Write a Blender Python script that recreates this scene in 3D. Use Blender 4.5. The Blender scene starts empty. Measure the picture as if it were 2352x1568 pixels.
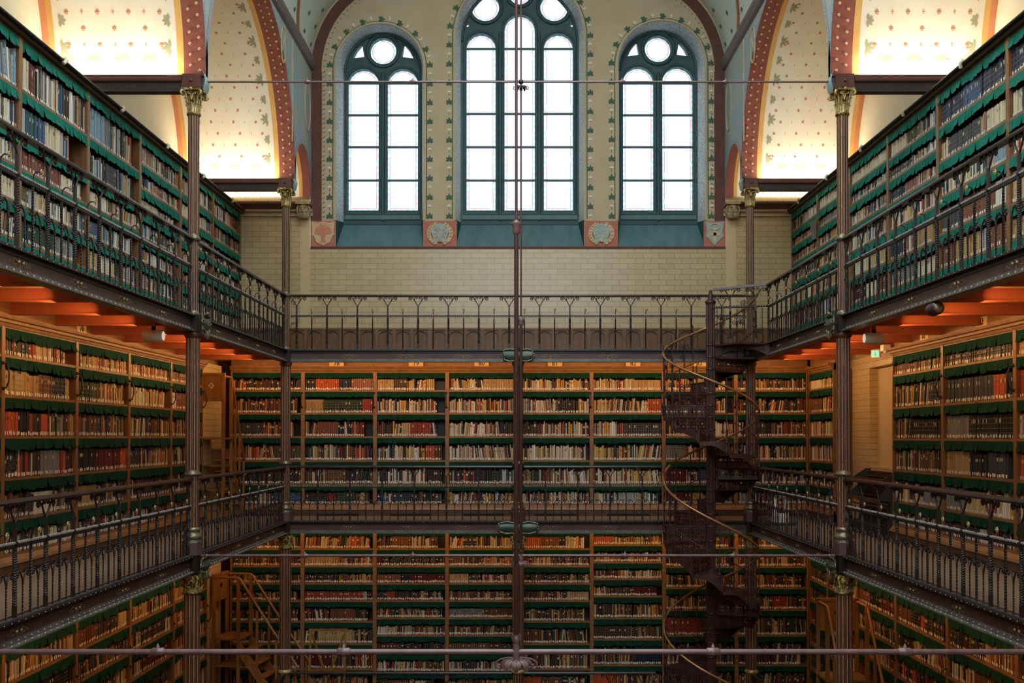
import bpy, bmesh, math, random
from math import sin, cos, pi, radians, sqrt, atan2
from mathutils import Vector, Matrix
from mathutils.geometry import tessellate_polygon
random.seed(7)
RND = random.Random(11)
sc = bpy.context.scene
# ------------------------------------------------------------------ camera, world, exposure, large lights
F = 2300.0
cam_d = bpy.data.cameras.new('camera'); cam = bpy.data.objects.new('camera', cam_d)
sc.collection.objects.link(cam); sc.camera = cam
PITCH = radians(0.70)
cam_d.sensor_width = 36; cam_d.lens = F/2352*36; cam_d.clip_start = .1; cam_d.clip_end = 200
cam.location = (0, 0, 0); cam.rotation_euler = (pi/2+PITCH, 0, 0)
cam_d.shift_x = -(1190-1176)/2352
cam_d.shift_y = ((1003-F*math.tan(PITCH))-784)/2352
sc.view_settings.view_transform = 'Standard'; sc.view_settings.look = 'None'
sc.view_settings.gamma = 1; sc.view_settings.use_curve_mapping = False
sc.view_settings.exposure = 0.12
sc.cycles.max_bounces = 6; sc.cycles.diffuse_bounces = 3; sc.cycles.glossy_bounces = 2
sc.cycles.transparent_max_bounces = 8; sc.cycles.transmission_bounces = 2
sc.cycles.caustics_reflective = False; sc.cycles.caustics_refractive = False
sc.cycles.sample_clamp_indirect = 4
world = bpy.data.worlds.new('world'); sc.world = world; world.use_nodes = True
wb = world.node_tree.nodes['Background']
wb.inputs[0].default_value = (0.80, 0.92, 1.0, 1); wb.inputs[1].default_value = 1.45

def area(name, loc, direction, sx, sy, power, color, spread=pi):
    d = bpy.data.lights.new(name, 'AREA'); d.shape = 'RECTANGLE'; d.size = sx; d.size_y = sy
    d.energy = power; d.color = color; d.spread = spread
    o = bpy.data.objects.new(name, d); sc.collection.objects.link(o); o.location = loc
    z = -Vector(direction).normalized()
    return o, z
def strip(name, a, b, direction, w, power, color, spread=pi):
    """a tube lamp from a to b shining towards direction"""
    a = Vector(a); b = Vector(b)
    o, z = area(name, (a+b)/2, direction, (b-a).length, w, power, color, spread)
    x = (b-a).normalized(); z = (z - x*z.dot(x)).normalized(); y = z.cross(x)
    o.matrix_world = Matrix.Translation((a+b)/2) @ Matrix((x, y, z)).transposed().to_4x4()
    return o
WARM = (1.0, 0.52, 0.20); COVE = (1.0, 0.84, 0.62)
for s in (-1, 1):
    for (y0, y1) in ((6.0, 11.8), (12.2, 17.6)):
        strip('gallery_tube_light', (s*4.32, y0, 1.215), (s*4.32, y1, 1.215), (s, 0, -0.1), .05, 31, WARM)
        strip('gallery_tube_light', (s*4.35, y0, -1.66), (s*4.35, y1, -1.66), (s, 0, -0.45), .05, 22, WARM)
    strip('cove_light', (s*4.1, 11.86, 4.34), (s*5.6, 11.86, 4.34), (0, .25, 1), .04, 17, COVE)
    strip('cove_light', (s*4.1, 16.66, 4.34), (s*5.6, 16.66, 4.34), (0, .25, 1), .04, 19, COVE)
    strip('cove_light', (s*4.15, 17.9, 4.27), (s*5.6, 17.9, 4.27), (0, .0, 1), .04, 9, COVE)
    strip('cove_light', (s*3.95, 12.16, 4.34), (s*5.6, 12.16, 4.34), (0, -.25, 1), .04, 6, COVE)
for (x0, x1) in ((-4.6, -.15), (.15, 4.6)):
    strip('gallery_tube_light', (x0, 17.15, 1.21), (x1, 17.15, 1.21), (0, 1, -0.12), .05, 23, WARM)
    strip('gallery_tube_light', (x0, 17.25, -1.67), (x1, 17.25, -1.67), (0, 1, -0.45), .05, 12, WARM)
# added fill light under the closed nave ceiling, standing in for daylight
o, z = area('overhead_fill', (0, 7.6, 9.2), (0, 0, -1), 4.4, 12, 760, (0.84, 0.93, 1.0))

o, z = area('opposite_window_daylight', (0, -.9, 5.6), (0, 1, -.1), 6.4, 3.8, 420, (0.84, 0.93, 1.0)); o.rotation_euler = (pi/2-.12, 0, 0)
# ------------------------------------------------------------------ mesh helper
class MB:
    def __init__(s): s.v = []; s.f = []; s.m = []; s.sm = []; s.c = []
    def add(s, vs, fs, m=0, smooth=False, col=None):
        b = len(s.v); s.v.extend([tuple(v) for v in vs])
        for f in fs:
            s.f.append([b+i for i in f]); s.m.append(m); s.sm.append(smooth); s.c.append(col)
    def box(s, x0, x1, y0, y1, z0, z1, m=0, col=None):
        s.add([(x0,y0,z0),(x1,y0,z0),(x1,y1,z0),(x0,y1,z0),(x0,y0,z1),(x1,y0,z1),(x1,y1,z1),(x0,y1,z1)],
              [(0,3,2,1),(4,5,6,7),(0,1,5,4),(1,2,6,5),(2,3,7,6),(3,0,4,7)], m, False, col)
    def bar(s, a, b, w, h, m=0, up=(0,0,1)):
        a = Vector(a); b = Vector(b); d = (b-a).normalized(); u = Vector(up)
        if abs(d.dot(u)) > .98: u = Vector((0,1,0))
        x = d.cross(u).normalized()*(w/2); y = x.cross(d).normalized()*(h/2)
        vs = [p+q for p in (a, b) for q in (-x-y, x-y, x+y, -x+y)]
        s.add(vs, [(0,1,2,3),(7,6,5,4),(0,4,5,1),(1,5,6,2),(2,6,7,3),(3,7,4,0)], m)
    def tube(s, pts, r, n=6, m=0, closed=False, cap=True, flat=1.0, col=None):
        pts = [Vector(p) for p in pts]; N = len(pts)
        rs = r if isinstance(r, (list, tuple)) else [r]*N
        vs = []; t0 = (pts[1]-pts[0]).normalized()
        ref = Vector((0,0,1)) if abs(t0.z) < .9 else Vector((0,1,0))
        nx = t0.cross(ref).normalized()
        for i in range(N):
            if closed: t = pts[(i+1) % N]-pts[i-1]
            else: t = pts[min(i+1, N-1)]-pts[max(i-1, 0)]
            t = t.normalized() if t.length > 1e-9 else t0
            nx = (nx - t*nx.dot(t)); nx = nx.normalized() if nx.length > 1e-6 else t.orthogonal().normalized()
            ny = t.cross(nx)
            for k in range(n):
                a = 2*pi*k/n+pi/n
                vs.append(pts[i]+nx*cos(a)*rs[i]+ny*sin(a)*rs[i]*flat)
        fs = []
        for i in range(N if closed else N-1):
            j = (i+1) % N
            for k in range(n):
                l = (k+1) % n; fs.append((i*n+k, i*n+l, j*n+l, j*n+k))
        s.add(vs, fs, m, n > 4, col)
        if cap and not closed:
            s.add(vs[:n], [tuple(reversed(range(n)))], m, False, col); s.add(vs[-n:], [tuple(range(n))], m, False, col)
    def lathe(s, prof, c=(0,0,0), n=16, m=0, smooth=True, axis='z', cap=True):
        cx, cy, cz = c; vs = []
        for (r, z) in prof:
            for k in range(n):
                a = 2*pi*k/n
                if axis == 'z': vs.append((cx+r*cos(a), cy+r*sin(a), cz+z))
                elif axis == 'x': vs.append((cx+z, cy+r*cos(a), cz+r*sin(a)))
                else: vs.append((cx+r*cos(a), cy+z, cz+r*sin(a)))
        fs = [(i*n+k, i*n+(k+1) % n, (i+1)*n+(k+1) % n, (i+1)*n+k) for i in range(len(prof)-1) for k in range(n)]
        s.add(vs, fs, m, smooth)
        if cap:
            if prof[0][0] > 1e-5: s.add(vs[:n], [tuple(reversed(range(n)))], m)
            if prof[-1][0] > 1e-5: s.add(vs[-n:], [tuple(range(n))], m)
    def ball(s, c, r, n=8, k=4, m=0, sz=1.0):
        s.lathe([(max(1e-4, r*sin(pi*i/k)), -r*cos(pi*i/k)*sz) for i in range(k+1)], c, n, m, True, cap=False)
    def grid(s, fn, nu, nv, m=0, smooth=True, col=None):
        vs = [fn(i/nu, j/nv) for j in range(nv+1) for i in range(nu+1)]
        fs = [(j*(nu+1)+i, j*(nu+1)+i+1, (j+1)*(nu+1)+i+1, (j+1)*(nu+1)+i) for j in range(nv) for i in range(nu)]
        s.add(vs, fs, m, smooth, col)
    def plate(s, outer, holes, fn0, fn1, m=0, sides=True, smooth_sides=False):
        """flat polygon with holes; fn0 and fn1 map a 2D point to the front and the back face"""
        loops = [outer]+holes
        tris = tessellate_polygon([[Vector((p[0], p[1], 0)) for p in l] for l in loops])
        flat = [p for l in loops for p in l]; n = len(flat)
        s.add([fn0(p) for p in flat], [tuple(t) for t in tris], m)
        if fn1 is None: return
        s.add([fn1(p) for p in flat], [tuple(reversed(t)) for t in tris], m)
        if sides:
            b = 0
            for l in loops:
                k = len(l)
                s.add([fn0(p) for p in l]+[fn1(p) for p in l], [(i, (i+1) % k, k+(i+1) % k, k+i) for i in range(k)], m, smooth_sides)
    def sweep(s, prof, a, b, m=0, side=None, close=True):
        """profile [(n, z)] extruded from a to b; n points along `side`"""
        a = Vector(a); b = Vector(b); side = Vector(side)
        k = len(prof)
        vs = [p+side*q[0]+Vector((0,0,q[1])) for p in (a, b) for q in prof]
        fs = [(i, (i+1) % k, k+(i+1) % k, k+i) for i in range(k if close else k-1)]
        if close: fs += [tuple(range(k)), tuple(range(2*k-1, k-1, -1))]
        s.add(vs, fs, m)
    def mesh(s, name, mats):
        me = bpy.data.meshes.new(name); me.from_pydata(s.v, [], s.f)
        for mt in (mats if isinstance(mats, (list, tuple)) else [mats]): me.materials.append(mt)
        me.polygons.foreach_set('material_index', s.m); me.polygons.foreach_set('use_smooth', s.sm)
        if any(c is not None for c in s.c):
            at = me.color_attributes.new('Col', 'FLOAT_COLOR', 'CORNER'); buf = []
            for f, c in zip(s.f, s.c):
                c = c or (1, 1, 1); buf.extend([c[0], c[1], c[2], 1.0]*len(f))
            at.data.foreach_set('color', buf)
        me.update(); return me
    def build(s, name, mats, parent=None, loc=None, rot=None):
        return put(name, s.mesh(name, mats), parent, loc, rot)
def put(name, me, parent=None, loc=None, rot=None):
    o = bpy.data.objects.new(name, me); sc.collection.objects.link(o)
    if parent: o.parent = parent
    if loc is not None: o.location = loc
    if rot is not None: o.rotation_euler = rot
    return o
def tag(o, label=None, cat=None, group=None, kind=None):
    if label: o['label'] = label
    if cat: o['category'] = cat
    if group: o['group'] = group
    if kind: o['kind'] = kind
    return o
def thing(name, label, cat, loc=(0,0,0), rotz=0, group=None):
    return tag(put(name, None, None, loc, (0,0,rotz)), label, cat, group)
def struct(o, label=None): o['kind'] = 'structure'; 
def fixnormals(o):
    bm = bmesh.new(); bm.from_mesh(o.data); bmesh.ops.recalc_face_normals(bm, faces=bm.faces); bm.to_mesh(o.data); bm.free()

def lettering(name, body, size, mt, loc, rot, parent, extrude=.001, shear=0.0, sx=1.0):
    cu = bpy.data.curves.new(name, 'FONT'); cu.body = body; cu.size = size; cu.align_x = 'CENTER'; cu.align_y = 'CENTER'; cu.extrude = extrude; cu.shear = shear; cu.resolution_u = 2
    t = bpy.data.objects.new(name+'_curve', cu); sc.collection.objects.link(t)
    dg = bpy.context.evaluated_depsgraph_get(); me = bpy.data.meshes.new_from_object(t.evaluated_get(dg))
    bpy.data.objects.remove(t); bpy.data.curves.remove(cu); me.materials.clear(); me.materials.append(mt)
    o = put(name, me, parent, loc, rot); o.scale = (sx, 1, 1); return o
# ------------------------------------------------------------------ materials
def lin(h):
    if isinstance(h, str):
        h = h.lstrip('#'); c = [int(h[i:i+2], 16)/255 for i in (0, 2, 4)]
    else: c = h
    return tuple((x/12.92 if x <= .04045 else ((x+.055)/1.055)**2.4) for x in c)
def newmat(name):
    m = bpy.data.materials.new(name); m.use_nodes = True; nt = m.node_tree
    return m, nt, nt.nodes['Principled BSDF']
def mat(name, c1, c2=None, rough=.6, metal=0, scale=8, stretch=(1,1,1), bump=0, detail=4, spec=.5, lo=.35, hi=.65):
    m, nt, b = newmat(name); N = nt.nodes; L = nt.links
    b.inputs['Roughness'].default_value = rough; b.inputs['Metallic'].default_value = metal
    b.inputs['Specular IOR Level'].default_value = spec
    a = lin(c1)
    b.inputs['Base Color'].default_value = (*a, 1)
    if c2 or bump:
        tc = N.new('ShaderNodeTexCoord'); mp = N.new('ShaderNodeMapping'); mp.inputs['Scale'].default_value = stretch
        nz = N.new('ShaderNodeTexNoise'); nz.inputs['Scale'].default_value = scale; nz.inputs['Detail'].default_value = detail
        L.new(tc.outputs['Object'], mp.inputs[0]); L.new(mp.outputs[0], nz.inputs['Vector'])
        if c2:
            r = N.new('ShaderNodeValToRGB'); r.color_ramp.elements[0].position = lo; r.color_ramp.elements[1].position = hi
            r.color_ramp.elements[0].color = (*a, 1); r.color_ramp.elements[1].color = (*lin(c2), 1)
            L.new(nz.outputs['Fac'], r.inputs[0]); L.new(r.outputs[0], b.inputs['Base Color'])
        if bump:
            bp = N.new('ShaderNodeBump'); bp.inputs['Strength'].default_value = bump; bp.inputs['Distance'].default_value = .01
            L.new(nz.outputs['Fac'], bp.inputs['Height']); L.new(bp.outputs[0], b.inputs['Normal'])
    return m
def colmat(name, rough=.6, var=.15):
    m, nt, b = newmat(name); N = nt.nodes; L = nt.links
    at = N.new('ShaderNodeAttribute'); at.attribute_name = 'Col'
    nz = N.new('ShaderNodeTexNoise'); nz.inputs['Scale'].default_value = 40
    tc = N.new('ShaderNodeTexCoord'); L.new(tc.outputs['Object'], nz.inputs['Vector'])
    mx = N.new('ShaderNodeMix'); mx.data_type = 'RGBA'; mx.blend_type = 'MULTIPLY'; mx.inputs[0].default_value = var*2
    L.new(at.outputs['Color'], mx.inputs[6]); L.new(nz.outputs['Fac'], mx.inputs[7]); L.new(mx.outputs[2], b.inputs['Base Color'])
    b.inputs['Roughness'].default_value = rough
    return m
def brickmat(name, c1, c2, mortar, bw, bh, ms, axis, rough=.35, offset=.5, loc=(0,0,0)):
    m, nt, b = newmat(name); N = nt.nodes; L = nt.links
    tc = N.new('ShaderNodeTexCoord'); sx = N.new('ShaderNodeSeparateXYZ'); cx = N.new('ShaderNodeCombineXYZ')
    L.new(tc.outputs['Object'], sx.inputs[0])
    L.new(sx.outputs['XYZ'.index(axis)], cx.inputs[0]); L.new(sx.outputs[2], cx.inputs[1])
    br = N.new('ShaderNodeTexBrick'); br.inputs['Scale'].default_value = 1
    br.inputs['Brick Width'].default_value = bw; br.inputs['Row Height'].default_value = bh
    br.inputs['Mortar Size'].default_value = ms; br.inputs['Mortar Smooth'].default_value = .1; br.offset = offset
    br.inputs['Color1'].default_value = (*lin(c1), 1); br.inputs['Color2'].default_value = (*lin(c2), 1)
    br.inputs['Mortar'].default_value = (*lin(mortar), 1)
    L.new(cx.outputs[0], br.inputs['Vector']); L.new(br.outputs['Color'], b.inputs['Base Color'])
    b.inputs['Roughness'].default_value = rough
    return m
def woodmat(name, c1, c2, rough=.45, stretch=(1,1,1), scale=6):
    m, nt, b = newmat(name); N = nt.nodes; L = nt.links
    tc = N.new('ShaderNodeTexCoord'); mp = N.new('ShaderNodeMapping'); mp.inputs['Scale'].default_value = stretch
    nz = N.new('ShaderNodeTexNoise'); nz.inputs['Scale'].default_value = scale; nz.inputs['Detail'].default_value = 6; nz.inputs['Distortion'].default_value = 1.2
    r = N.new('ShaderNodeValToRGB'); r.color_ramp.elements[0].position = .35; r.color_ramp.elements[1].position = .68
    r.color_ramp.elements[0].color = (*lin(c1), 1); r.color_ramp.elements[1].color = (*lin(c2), 1)
    L.new(tc.outputs['Object'], mp.inputs[0]); L.new(mp.outputs[0], nz.inputs['Vector']); L.new(nz.outputs['Fac'], r.inputs[0])
    L.new(r.outputs[0], b.inputs['Base Color']); b.inputs['Roughness'].default_value = rough
    bp = N.new('ShaderNodeBump'); bp.inputs['Strength'].default_value = .15; L.new(nz.outputs['Fac'], bp.inputs['Height']); L.new(bp.outputs[0], b.inputs['Normal'])
    return m
def specks(name, base, dot, scale, thr, rough=.8, base2=None):
    m, nt, b = newmat(name); N = nt.nodes; L = nt.links
    tc = N.new('ShaderNodeTexCoord'); vo = N.new('ShaderNodeTexVoronoi'); vo.inputs['Scale'].default_value = scale
    L.new(tc.outputs['Object'], vo.inputs['Vector'])
    nz = N.new('ShaderNodeTexNoise'); nz.inputs['Scale'].default_value = 3; L.new(tc.outputs['Object'], nz.inputs['Vector'])
    mb = N.new('ShaderNodeMix'); mb.data_type = 'RGBA'; mb.inputs[6].default_value = (*lin(base), 1); mb.inputs[7].default_value = (*lin(base2 or base), 1)
    rr = N.new('ShaderNodeValToRGB'); rr.color_ramp.elements[0].position = .4; rr.color_ramp.elements[1].position = .6
    L.new(nz.outputs['Fac'], rr.inputs[0]); L.new(rr.outputs[0], mb.inputs[0])
    r = N.new('ShaderNodeValToRGB'); r.color_ramp.elements[0].position = thr; r.color_ramp.elements[1].position = thr+.04
    r.color_ramp.elements[0].color = (0, 0, 0, 1); r.color_ramp.elements[1].color = (1, 1, 1, 1)
    mx = N.new('ShaderNodeMix'); mx.data_type = 'RGBA'; mx.inputs[6].default_value = (*lin(dot), 1)
    L.new(vo.outputs['Distance'], r.inputs[0]); L.new(r.outputs[0], mx.inputs[0]); L.new(mb.outputs[2], mx.inputs[7])
    L.new(mx.outputs[2], b.inputs['Base Color']); b.inputs['Roughness'].default_value = rough
    return m
M = {}
M['oak'] = woodmat('oak', '#64442a', '#83592f', stretch=(1, 1, .35))
M['oak_edge'] = woodmat('oak_edge', '#765230', '#906840', stretch=(.4, 1, 1), scale=10)
M['oak_dark'] = woodmat('oak_dark', '#33200f', '#4b3018', stretch=(1, 1, .3))
M['oak_panel'] = woodmat('oak_panel', '#46301c', '#5e4228', stretch=(2, 2, .5), scale=8)
M['wain'] = woodmat('wainscot_oak', '#68452a', '#805a36', stretch=(2, 2, .5), scale=8)
M['steps_oak'] = woodmat('steps_oak', '#7a4f22', '#94652c', stretch=(1, 1, .3))
M['case_back_shade'] = woodmat('case_back_shade', '#1c120a', '#2a1b0f')  # near-black oak: the shade above the books is put into the colour
M['deck'] = brickmat('deck_boards', '#8a735a', '#7a6650', '#54412f', 60, .075, .004, 'Y', rough=.6)
M['iron'] = mat('dark_iron', '#1e1817', '#2e2523', rough=.42, metal=.1, scale=14, spec=.45)
M['iron_top'] = mat('worn_handrail', '#231a18', '#3a2c2a', rough=.3, metal=.1, scale=10, spec=.55)
M['steel'] = mat('lit_beads', '#8d8982', '#aaa59c', rough=.4, metal=.15, scale=20)  # paler than the iron: light on the rail's top put into the colour
M['gold'] = mat('gilding', '#a08a58', '#d0b878', rough=.38, metal=.3, scale=25)
M['gold_dark'] = mat('aged_gilding', '#352a14', '#a5843e', rough=.38, metal=.35, scale=26, lo=.4, hi=.62)
M['purple'] = mat('aubergine_paint', '#4c3534', '#5a403f', rough=.45, scale=5)
M['column'] = mat('oxblood_paint', '#4e2c26', '#61382f', rough=.4, scale=4)
M['stairiron'] = mat('stair_paint', '#3a2220', '#4c302c', rough=.4, metal=.1, scale=9)
M['plate'] = mat('grey_flange', '#625d56', '#7a756c', rough=.4, metal=.3, scale=8)
M['rivet'] = mat('rivet_silver', '#a6a59d', rough=.35, metal=.4)
M['joist'] = mat('red_joist', '#a2522f', '#ae5c38', rough=.5, scale=3)
M['soffit'] = mat('soffit_boards', '#b9885a', '#c89a6a', rough=.7, scale=3)
M['greyrail'] = mat('worn_grey_rail', '#3c3b3e', '#4e4c4e', rough=.4, scale=9)
M['rod'] = mat('mauve_rod', '#6b5052', '#7d6162', rough=.35, scale=10, spec=.7)
M['green'] = mat('valance_daylit', '#0b6856', '#107664', rough=.75, scale=12, bump=.1, spec=.2)  # upper valances, the cool daylight put into their green
M['green_lamplit'] = mat('valance_lamplit', '#0f3528', '#133f30', rough=.85, scale=12, bump=.1, spec=.1)  # same valance cloth, darkened to paint in the dim warm light
M['book'] = colmat('book_covers', rough=.55)
M['paper'] = mat('paper_label', '#efe6d2', rough=.8)
M['cream'] = mat('cream_plaster', '#efe3c4', '#f2e8cf', rough=.9, scale=4)
M['vault'] = mat('ivory_plaster', '#f2e9d4', '#ece0c8', rough=.9, scale=2.2)
M['wallcream'] = mat('buff_plaster', '#bda986', '#c4b18f', rough=.9, scale=3)
M['tile'] = brickmat('glazed_tiles', '#c2ad84', '#b8a37a', '#94794c', .283, .098, .0045, 'X', rough=.28)
M['tile_side'] = brickmat('glazed_tiles_side', '#c6b28c', '#bda981', '#94794c', .283, .098, .0045, 'Y', rough=.28)
M['strip_tile'] = specks('patterned_tiles', '#c9b183', '#7a6440', 26, .12, rough=.35)
M['brownred'] = mat('brown_red_band', '#5c3830', '#6a4238', rough=.8, scale=8)
M['redsoffit'] = mat('red_arch_band', '#8a4a3a', '#965444', rough=.8, scale=12)
M['yellowband'] = mat('ochre_band', '#dfa85c', '#e6b46a', rough=.8, scale=6)
M['salmonband'] = mat('salmon_band', '#d98a5e', '#dd9468', rough=.8, scale=6)
M['bluewall'] = specks('painted_spandrel', '#94a6ab', '#6d7f86', 30, .16, base2='#a9aa9c')
M['lace'] = specks('lace_reveal', '#c2ccd0', '#7c8488', 34, .33, base2='#d2d4d0')
M['bluelace'] = specks('dotted_border', '#9aa0a4', '#4c5054', 40, .25)
M['teal'] = mat('teal_frame', '#2c484b', '#365558', rough=.55, scale=6)
M['tealsill'] = mat('teal_sill', '#4a6a6c', '#587879', rough=.6, scale=2.5, stretch=(3, 1, .6))
M['tealdark'] = mat('teal_dark', '#2c4c4e', rough=.6)  # darker teal for the sill's cheeks and ledges
M['salmon'] = mat('salmon_ground', '#b06a58', '#b97562', rough=.85, scale=12)
M['shieldcream'] = mat('shield_cream', '#d8b88c', '#cfae84', rough=.85, scale=10)
M['shieldrose'] = mat('shield_rose', '#c97f62', '#d08c70', rough=.85, scale=14)
M['shieldblue'] = mat('shield_blue', '#8fa8a6', '#a6b8ae', rough=.85, scale=14)
M['leaf'] = mat('painted_leaf', '#466452', rough=.9)
M['leafpale'] = mat('painted_pale_leaf', '#a3a07e', rough=.9)
M['white'] = mat('white_paint', '#dcdccf', rough=.7)
M['orange'] = mat('painted_orange', '#d07a50', rough=.9)
M['navevault'] = specks('nave_vault', '#cfd6c6', '#a5a08c', 11, .10)
M['cornice'] = specks('cornice_paint', '#7c6c68', '#554644', 40, .3)
M['stone'] = mat('carved_stone', '#8a7656', '#b39c72', rough=.8, scale=20, bump=.4)
M['tealplate'] = mat('verdigris_plate', '#3a5048', '#4e6256', rough=.4, metal=.3, scale=8)
M['brass'] = mat('tarnished_brass', '#67604a', '#867e60', rough=.35, metal=.5, scale=12)
M['beam'] = mat('beam_brown', '#51302a', '#5f3a32', rough=.4, scale=6)
M['beamdark'] = mat('beam_dark', '#2a1f1c', '#382a26', rough=.5, scale=18)
M['lampwhite'] = mat('lamp_white', '#e8e0d6', rough=.4)
M['black'] = mat('black_void', '#0c0b0a', rough=.8)
M['darkgrey'] = mat('dark_grey', '#2c2e30', rough=.6)
M['brasswood'] = mat('brass_handrail', '#a17644', '#b98a58', rough=.3, metal=.5, scale=8)
m, nt, b = newmat('exit_green'); b.inputs['Base Color'].default_value = (.1, .6, .4, 1); b.inputs['Emission Color'].default_value = (.25, .9, .62, 1); b.inputs['Emission Strength'].default_value = .8; M['exit'] = m
m, nt, b = newmat('lamp_lens'); b.inputs['Base Color'].default_value = (.8, .7, .6, 1); b.inputs['Emission Color'].default_value = (1, .78, .6, 1); b.inputs['Emission Strength'].default_value = .55; M['lens'] = m
m, nt, b = newmat('window_glass'); N = nt.nodes; L = nt.links
tr = N.new('ShaderNodeBsdfTransparent'); at = N.new('ShaderNodeAttribute'); at.attribute_name = 'Col'
gl = N.new('ShaderNodeBsdfGlossy'); gl.inputs['Roughness'].default_value = .15; mx = N.new('ShaderNodeMixShader'); mx.inputs[0].default_value = .04
L.new(at.outputs['Color'], tr.inputs[0]); L.new(tr.outputs[0], mx.inputs[1]); L.new(gl.outputs[0], mx.inputs[2]); L.new(mx.outputs[0], N['Material Output'].inputs[0])
M['glass'] = m

# ------------------------------------------------------------------ constants of the place (camera at the origin, z measured from the eye)
CX = 3.9; YN = 6.8; YM = 12.0; YF = 16.8; YB = 18.1
ZU, ZM, ZL = 1.46, -1.41, -4.85        # tops of the three galleries
GH = .205                               # girder height
XU = {-1: 5.02, 1: 4.95}; XS = 5.22; XW = 5.52; XO = 5.7
SIDE = {-1: 'left', 1: 'right'}

# ------------------------------------------------------------------ back wall and windows
def arch_outline(cx, hw, z0, zs, n=20, rz=None):
    rz = rz or hw
    return [(cx-hw, z0), (cx+hw, z0)]+[(cx+hw*cos(pi*i/n), zs+rz*sin(pi*i/n)) for i in range(n+1)]
WIN = [dict(cx=-2.51, hw=.795, zs=6.70, ihw=.72, izs=6.78, n=1), dict(cx=.03, hw=1.165, zs=7.27, ihw=1.085, izs=7.35, n=2), dict(cx=2.60, hw=.79, zs=6.76, ihw=.72, izs=6.82, n=3)]
YG = 18.56
wb_ = MB()
holes = [arch_outline(w['cx'], w['hw'], 3.43, w['zs']) for w in WIN]
wb_.plate([(-3.765, 3.42), (3.765, 3.42), (3.765, 9.6), (-3.765, 9.6)], holes, lambda p: (p[0], YB, p[1]), None, 0)
wall = wb_.build('wall_back', [M['wallcream']]); struct(wall)
t = MB(); t.box(-5.6, 5.6, YB, YB+.3, 1.94, 3.42); t.box(-5.7, -3.77, YB, YB+.3, 3.42, 4.40); t.box(3.77, 5.7, YB, YB+.3, 3.42, 4.40)
struct(t.build('wall_back', [M['tile']]))
t = MB(); t.box(-5.9, 5.9, YB+.30, YB+.5, -8.2, 1.94); struct(t.build('wall_back', [M['oak_dark']]))
# painted bands, leaf borders and shield grounds belong to the plaster wall
bd = MB()
bd.box(-3.76, 3.76, YB-.006, YB, 3.40, 3.445)
for s in (-1, 1):
    bd.box(min(s*3.56, s*3.76), max(s*3.56, s*3.76), YB-.004, YB, 3.9, 6.62)
    pts = [(s*(2.3+1.46*cos(a)), 6.62+1.74*sin(a), s*(2.3+1.27*cos(a)), 6.62+1.54*sin(a)) for a in [pi/2*i/16 for i in range(17)]]
    for p, q in zip(pts, pts[1:]):
        bd.add([(p[0], YB-.004, p[1]), (q[0], YB-.004, q[1]), (q[2], YB-.004, q[3]), (p[2], YB-.004, p[3])], [(0, 1, 2, 3)], 0)
bd.build('painted_band', [M['brownred']], wall)
lf = MB(); wf = MB(); st = MB()
JIT = [0]
def blade(mb, c, ang, l, w, y, m=0):
    JIT[0] = (JIT[0]+1) % 17; y = y-JIT[0]*.00018
    d = (cos(ang), sin(ang)); n = (-d[1], d[0])
    P = [(0, 0), (.35*l, w/2), (.7*l, w*.38), (l, 0), (.7*l, -w*.38), (.35*l, -w/2)]
    mb.add([(c[0]+d[0]*a+n[0]*b_, y, c[1]+d[1]*a+n[1]*b_) for a, b_ in P], [(0, 1, 2, 3, 4, 5)], m)
def leafcluster(mb, c, ang, sz, y):
    for da, k in ((0, 1), (.75, .8), (-.75, .8), (1.6, .6), (-1.6, .6)): blade(mb, c, ang+da, sz*k, sz*.42, y)
def path_pts(cx, hw, z0, zs, off, step):
    hw = hw+off; L1 = zs-z0; La = pi*hw; tot = 2*L1+La; out = []; n = int(tot/step)
    for i in range(n+1):
        d = tot*i/n
        if d < L1: out.append((cx-hw, z0+d, pi/2, pi))
        elif d < L1+La: a = pi-(d-L1)/hw; out.append((cx+hw*cos(a), zs+hw*sin(a), a-pi/2, a))
        else: out.append((cx+hw, zs-(d-L1-La), -pi/2, 0))
    return out
for w in WIN:
    pp = path_pts(w['cx'], w['hw'], 4.0, w['zs'], .115, .171)
    for i, (x, z, ta, na) in enumerate(pp):
        up = pi/2 if abs(cos(ta)) < .2 else ta
        if i % 2 == 0: leafcluster(lf, (x, z-.03), up, .10, YB-.006)
        else:
            for k in range(3): blade(wf, (x, z), up+(k-1)*1.2, .045, .03, YB-.006)
            blade(lf, (x+.02*cos(ta), z-.02), ta, -.05, .012, YB-.005)
    pp = path_pts(w['cx'], w['hw'], 3.95, w['zs'], .055, .08)
    for p, q in zip(pp, pp[1:]): st.tube([(p[0], YB-.003, p[1]), (q[0], YB-.003, q[1])], .011, 4, cap=False, flat=.3)
    pp = path_pts(w['cx'], w['hw'], 3.92, w['zs'], .012, .08)
    for p, q in zip(pp, pp[1:]): st.tube([(p[0], YB-.01, p[1]), (q[0], YB-.01, q[1])], .02, 4, 1, cap=False, flat=.6)
for s in (-1, 1):
    for i in range(32):
        z = 3.98+i*.085; blade(lf, (s*3.53, z), pi/2+s*.9, .045, .012, YB-.005); blade(lf, (s*3.55, z), 0 if s < 0 else pi, .035, .010, YB-.005)
    for i in range(22):
        a = pi/2*i/22; blade(lf, (s*(2.3+1.24*cos(a)), 6.62+1.51*sin(a)), (a if s > 0 else pi-a)+pi, .04, .014, YB-.005)
lf.build('leaf_border', [M['leaf']], wall); wf.build('flower_border', [M['white']], wall); st.build('border_line', [M['leaf'], M['wallcream']], wall)
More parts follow.
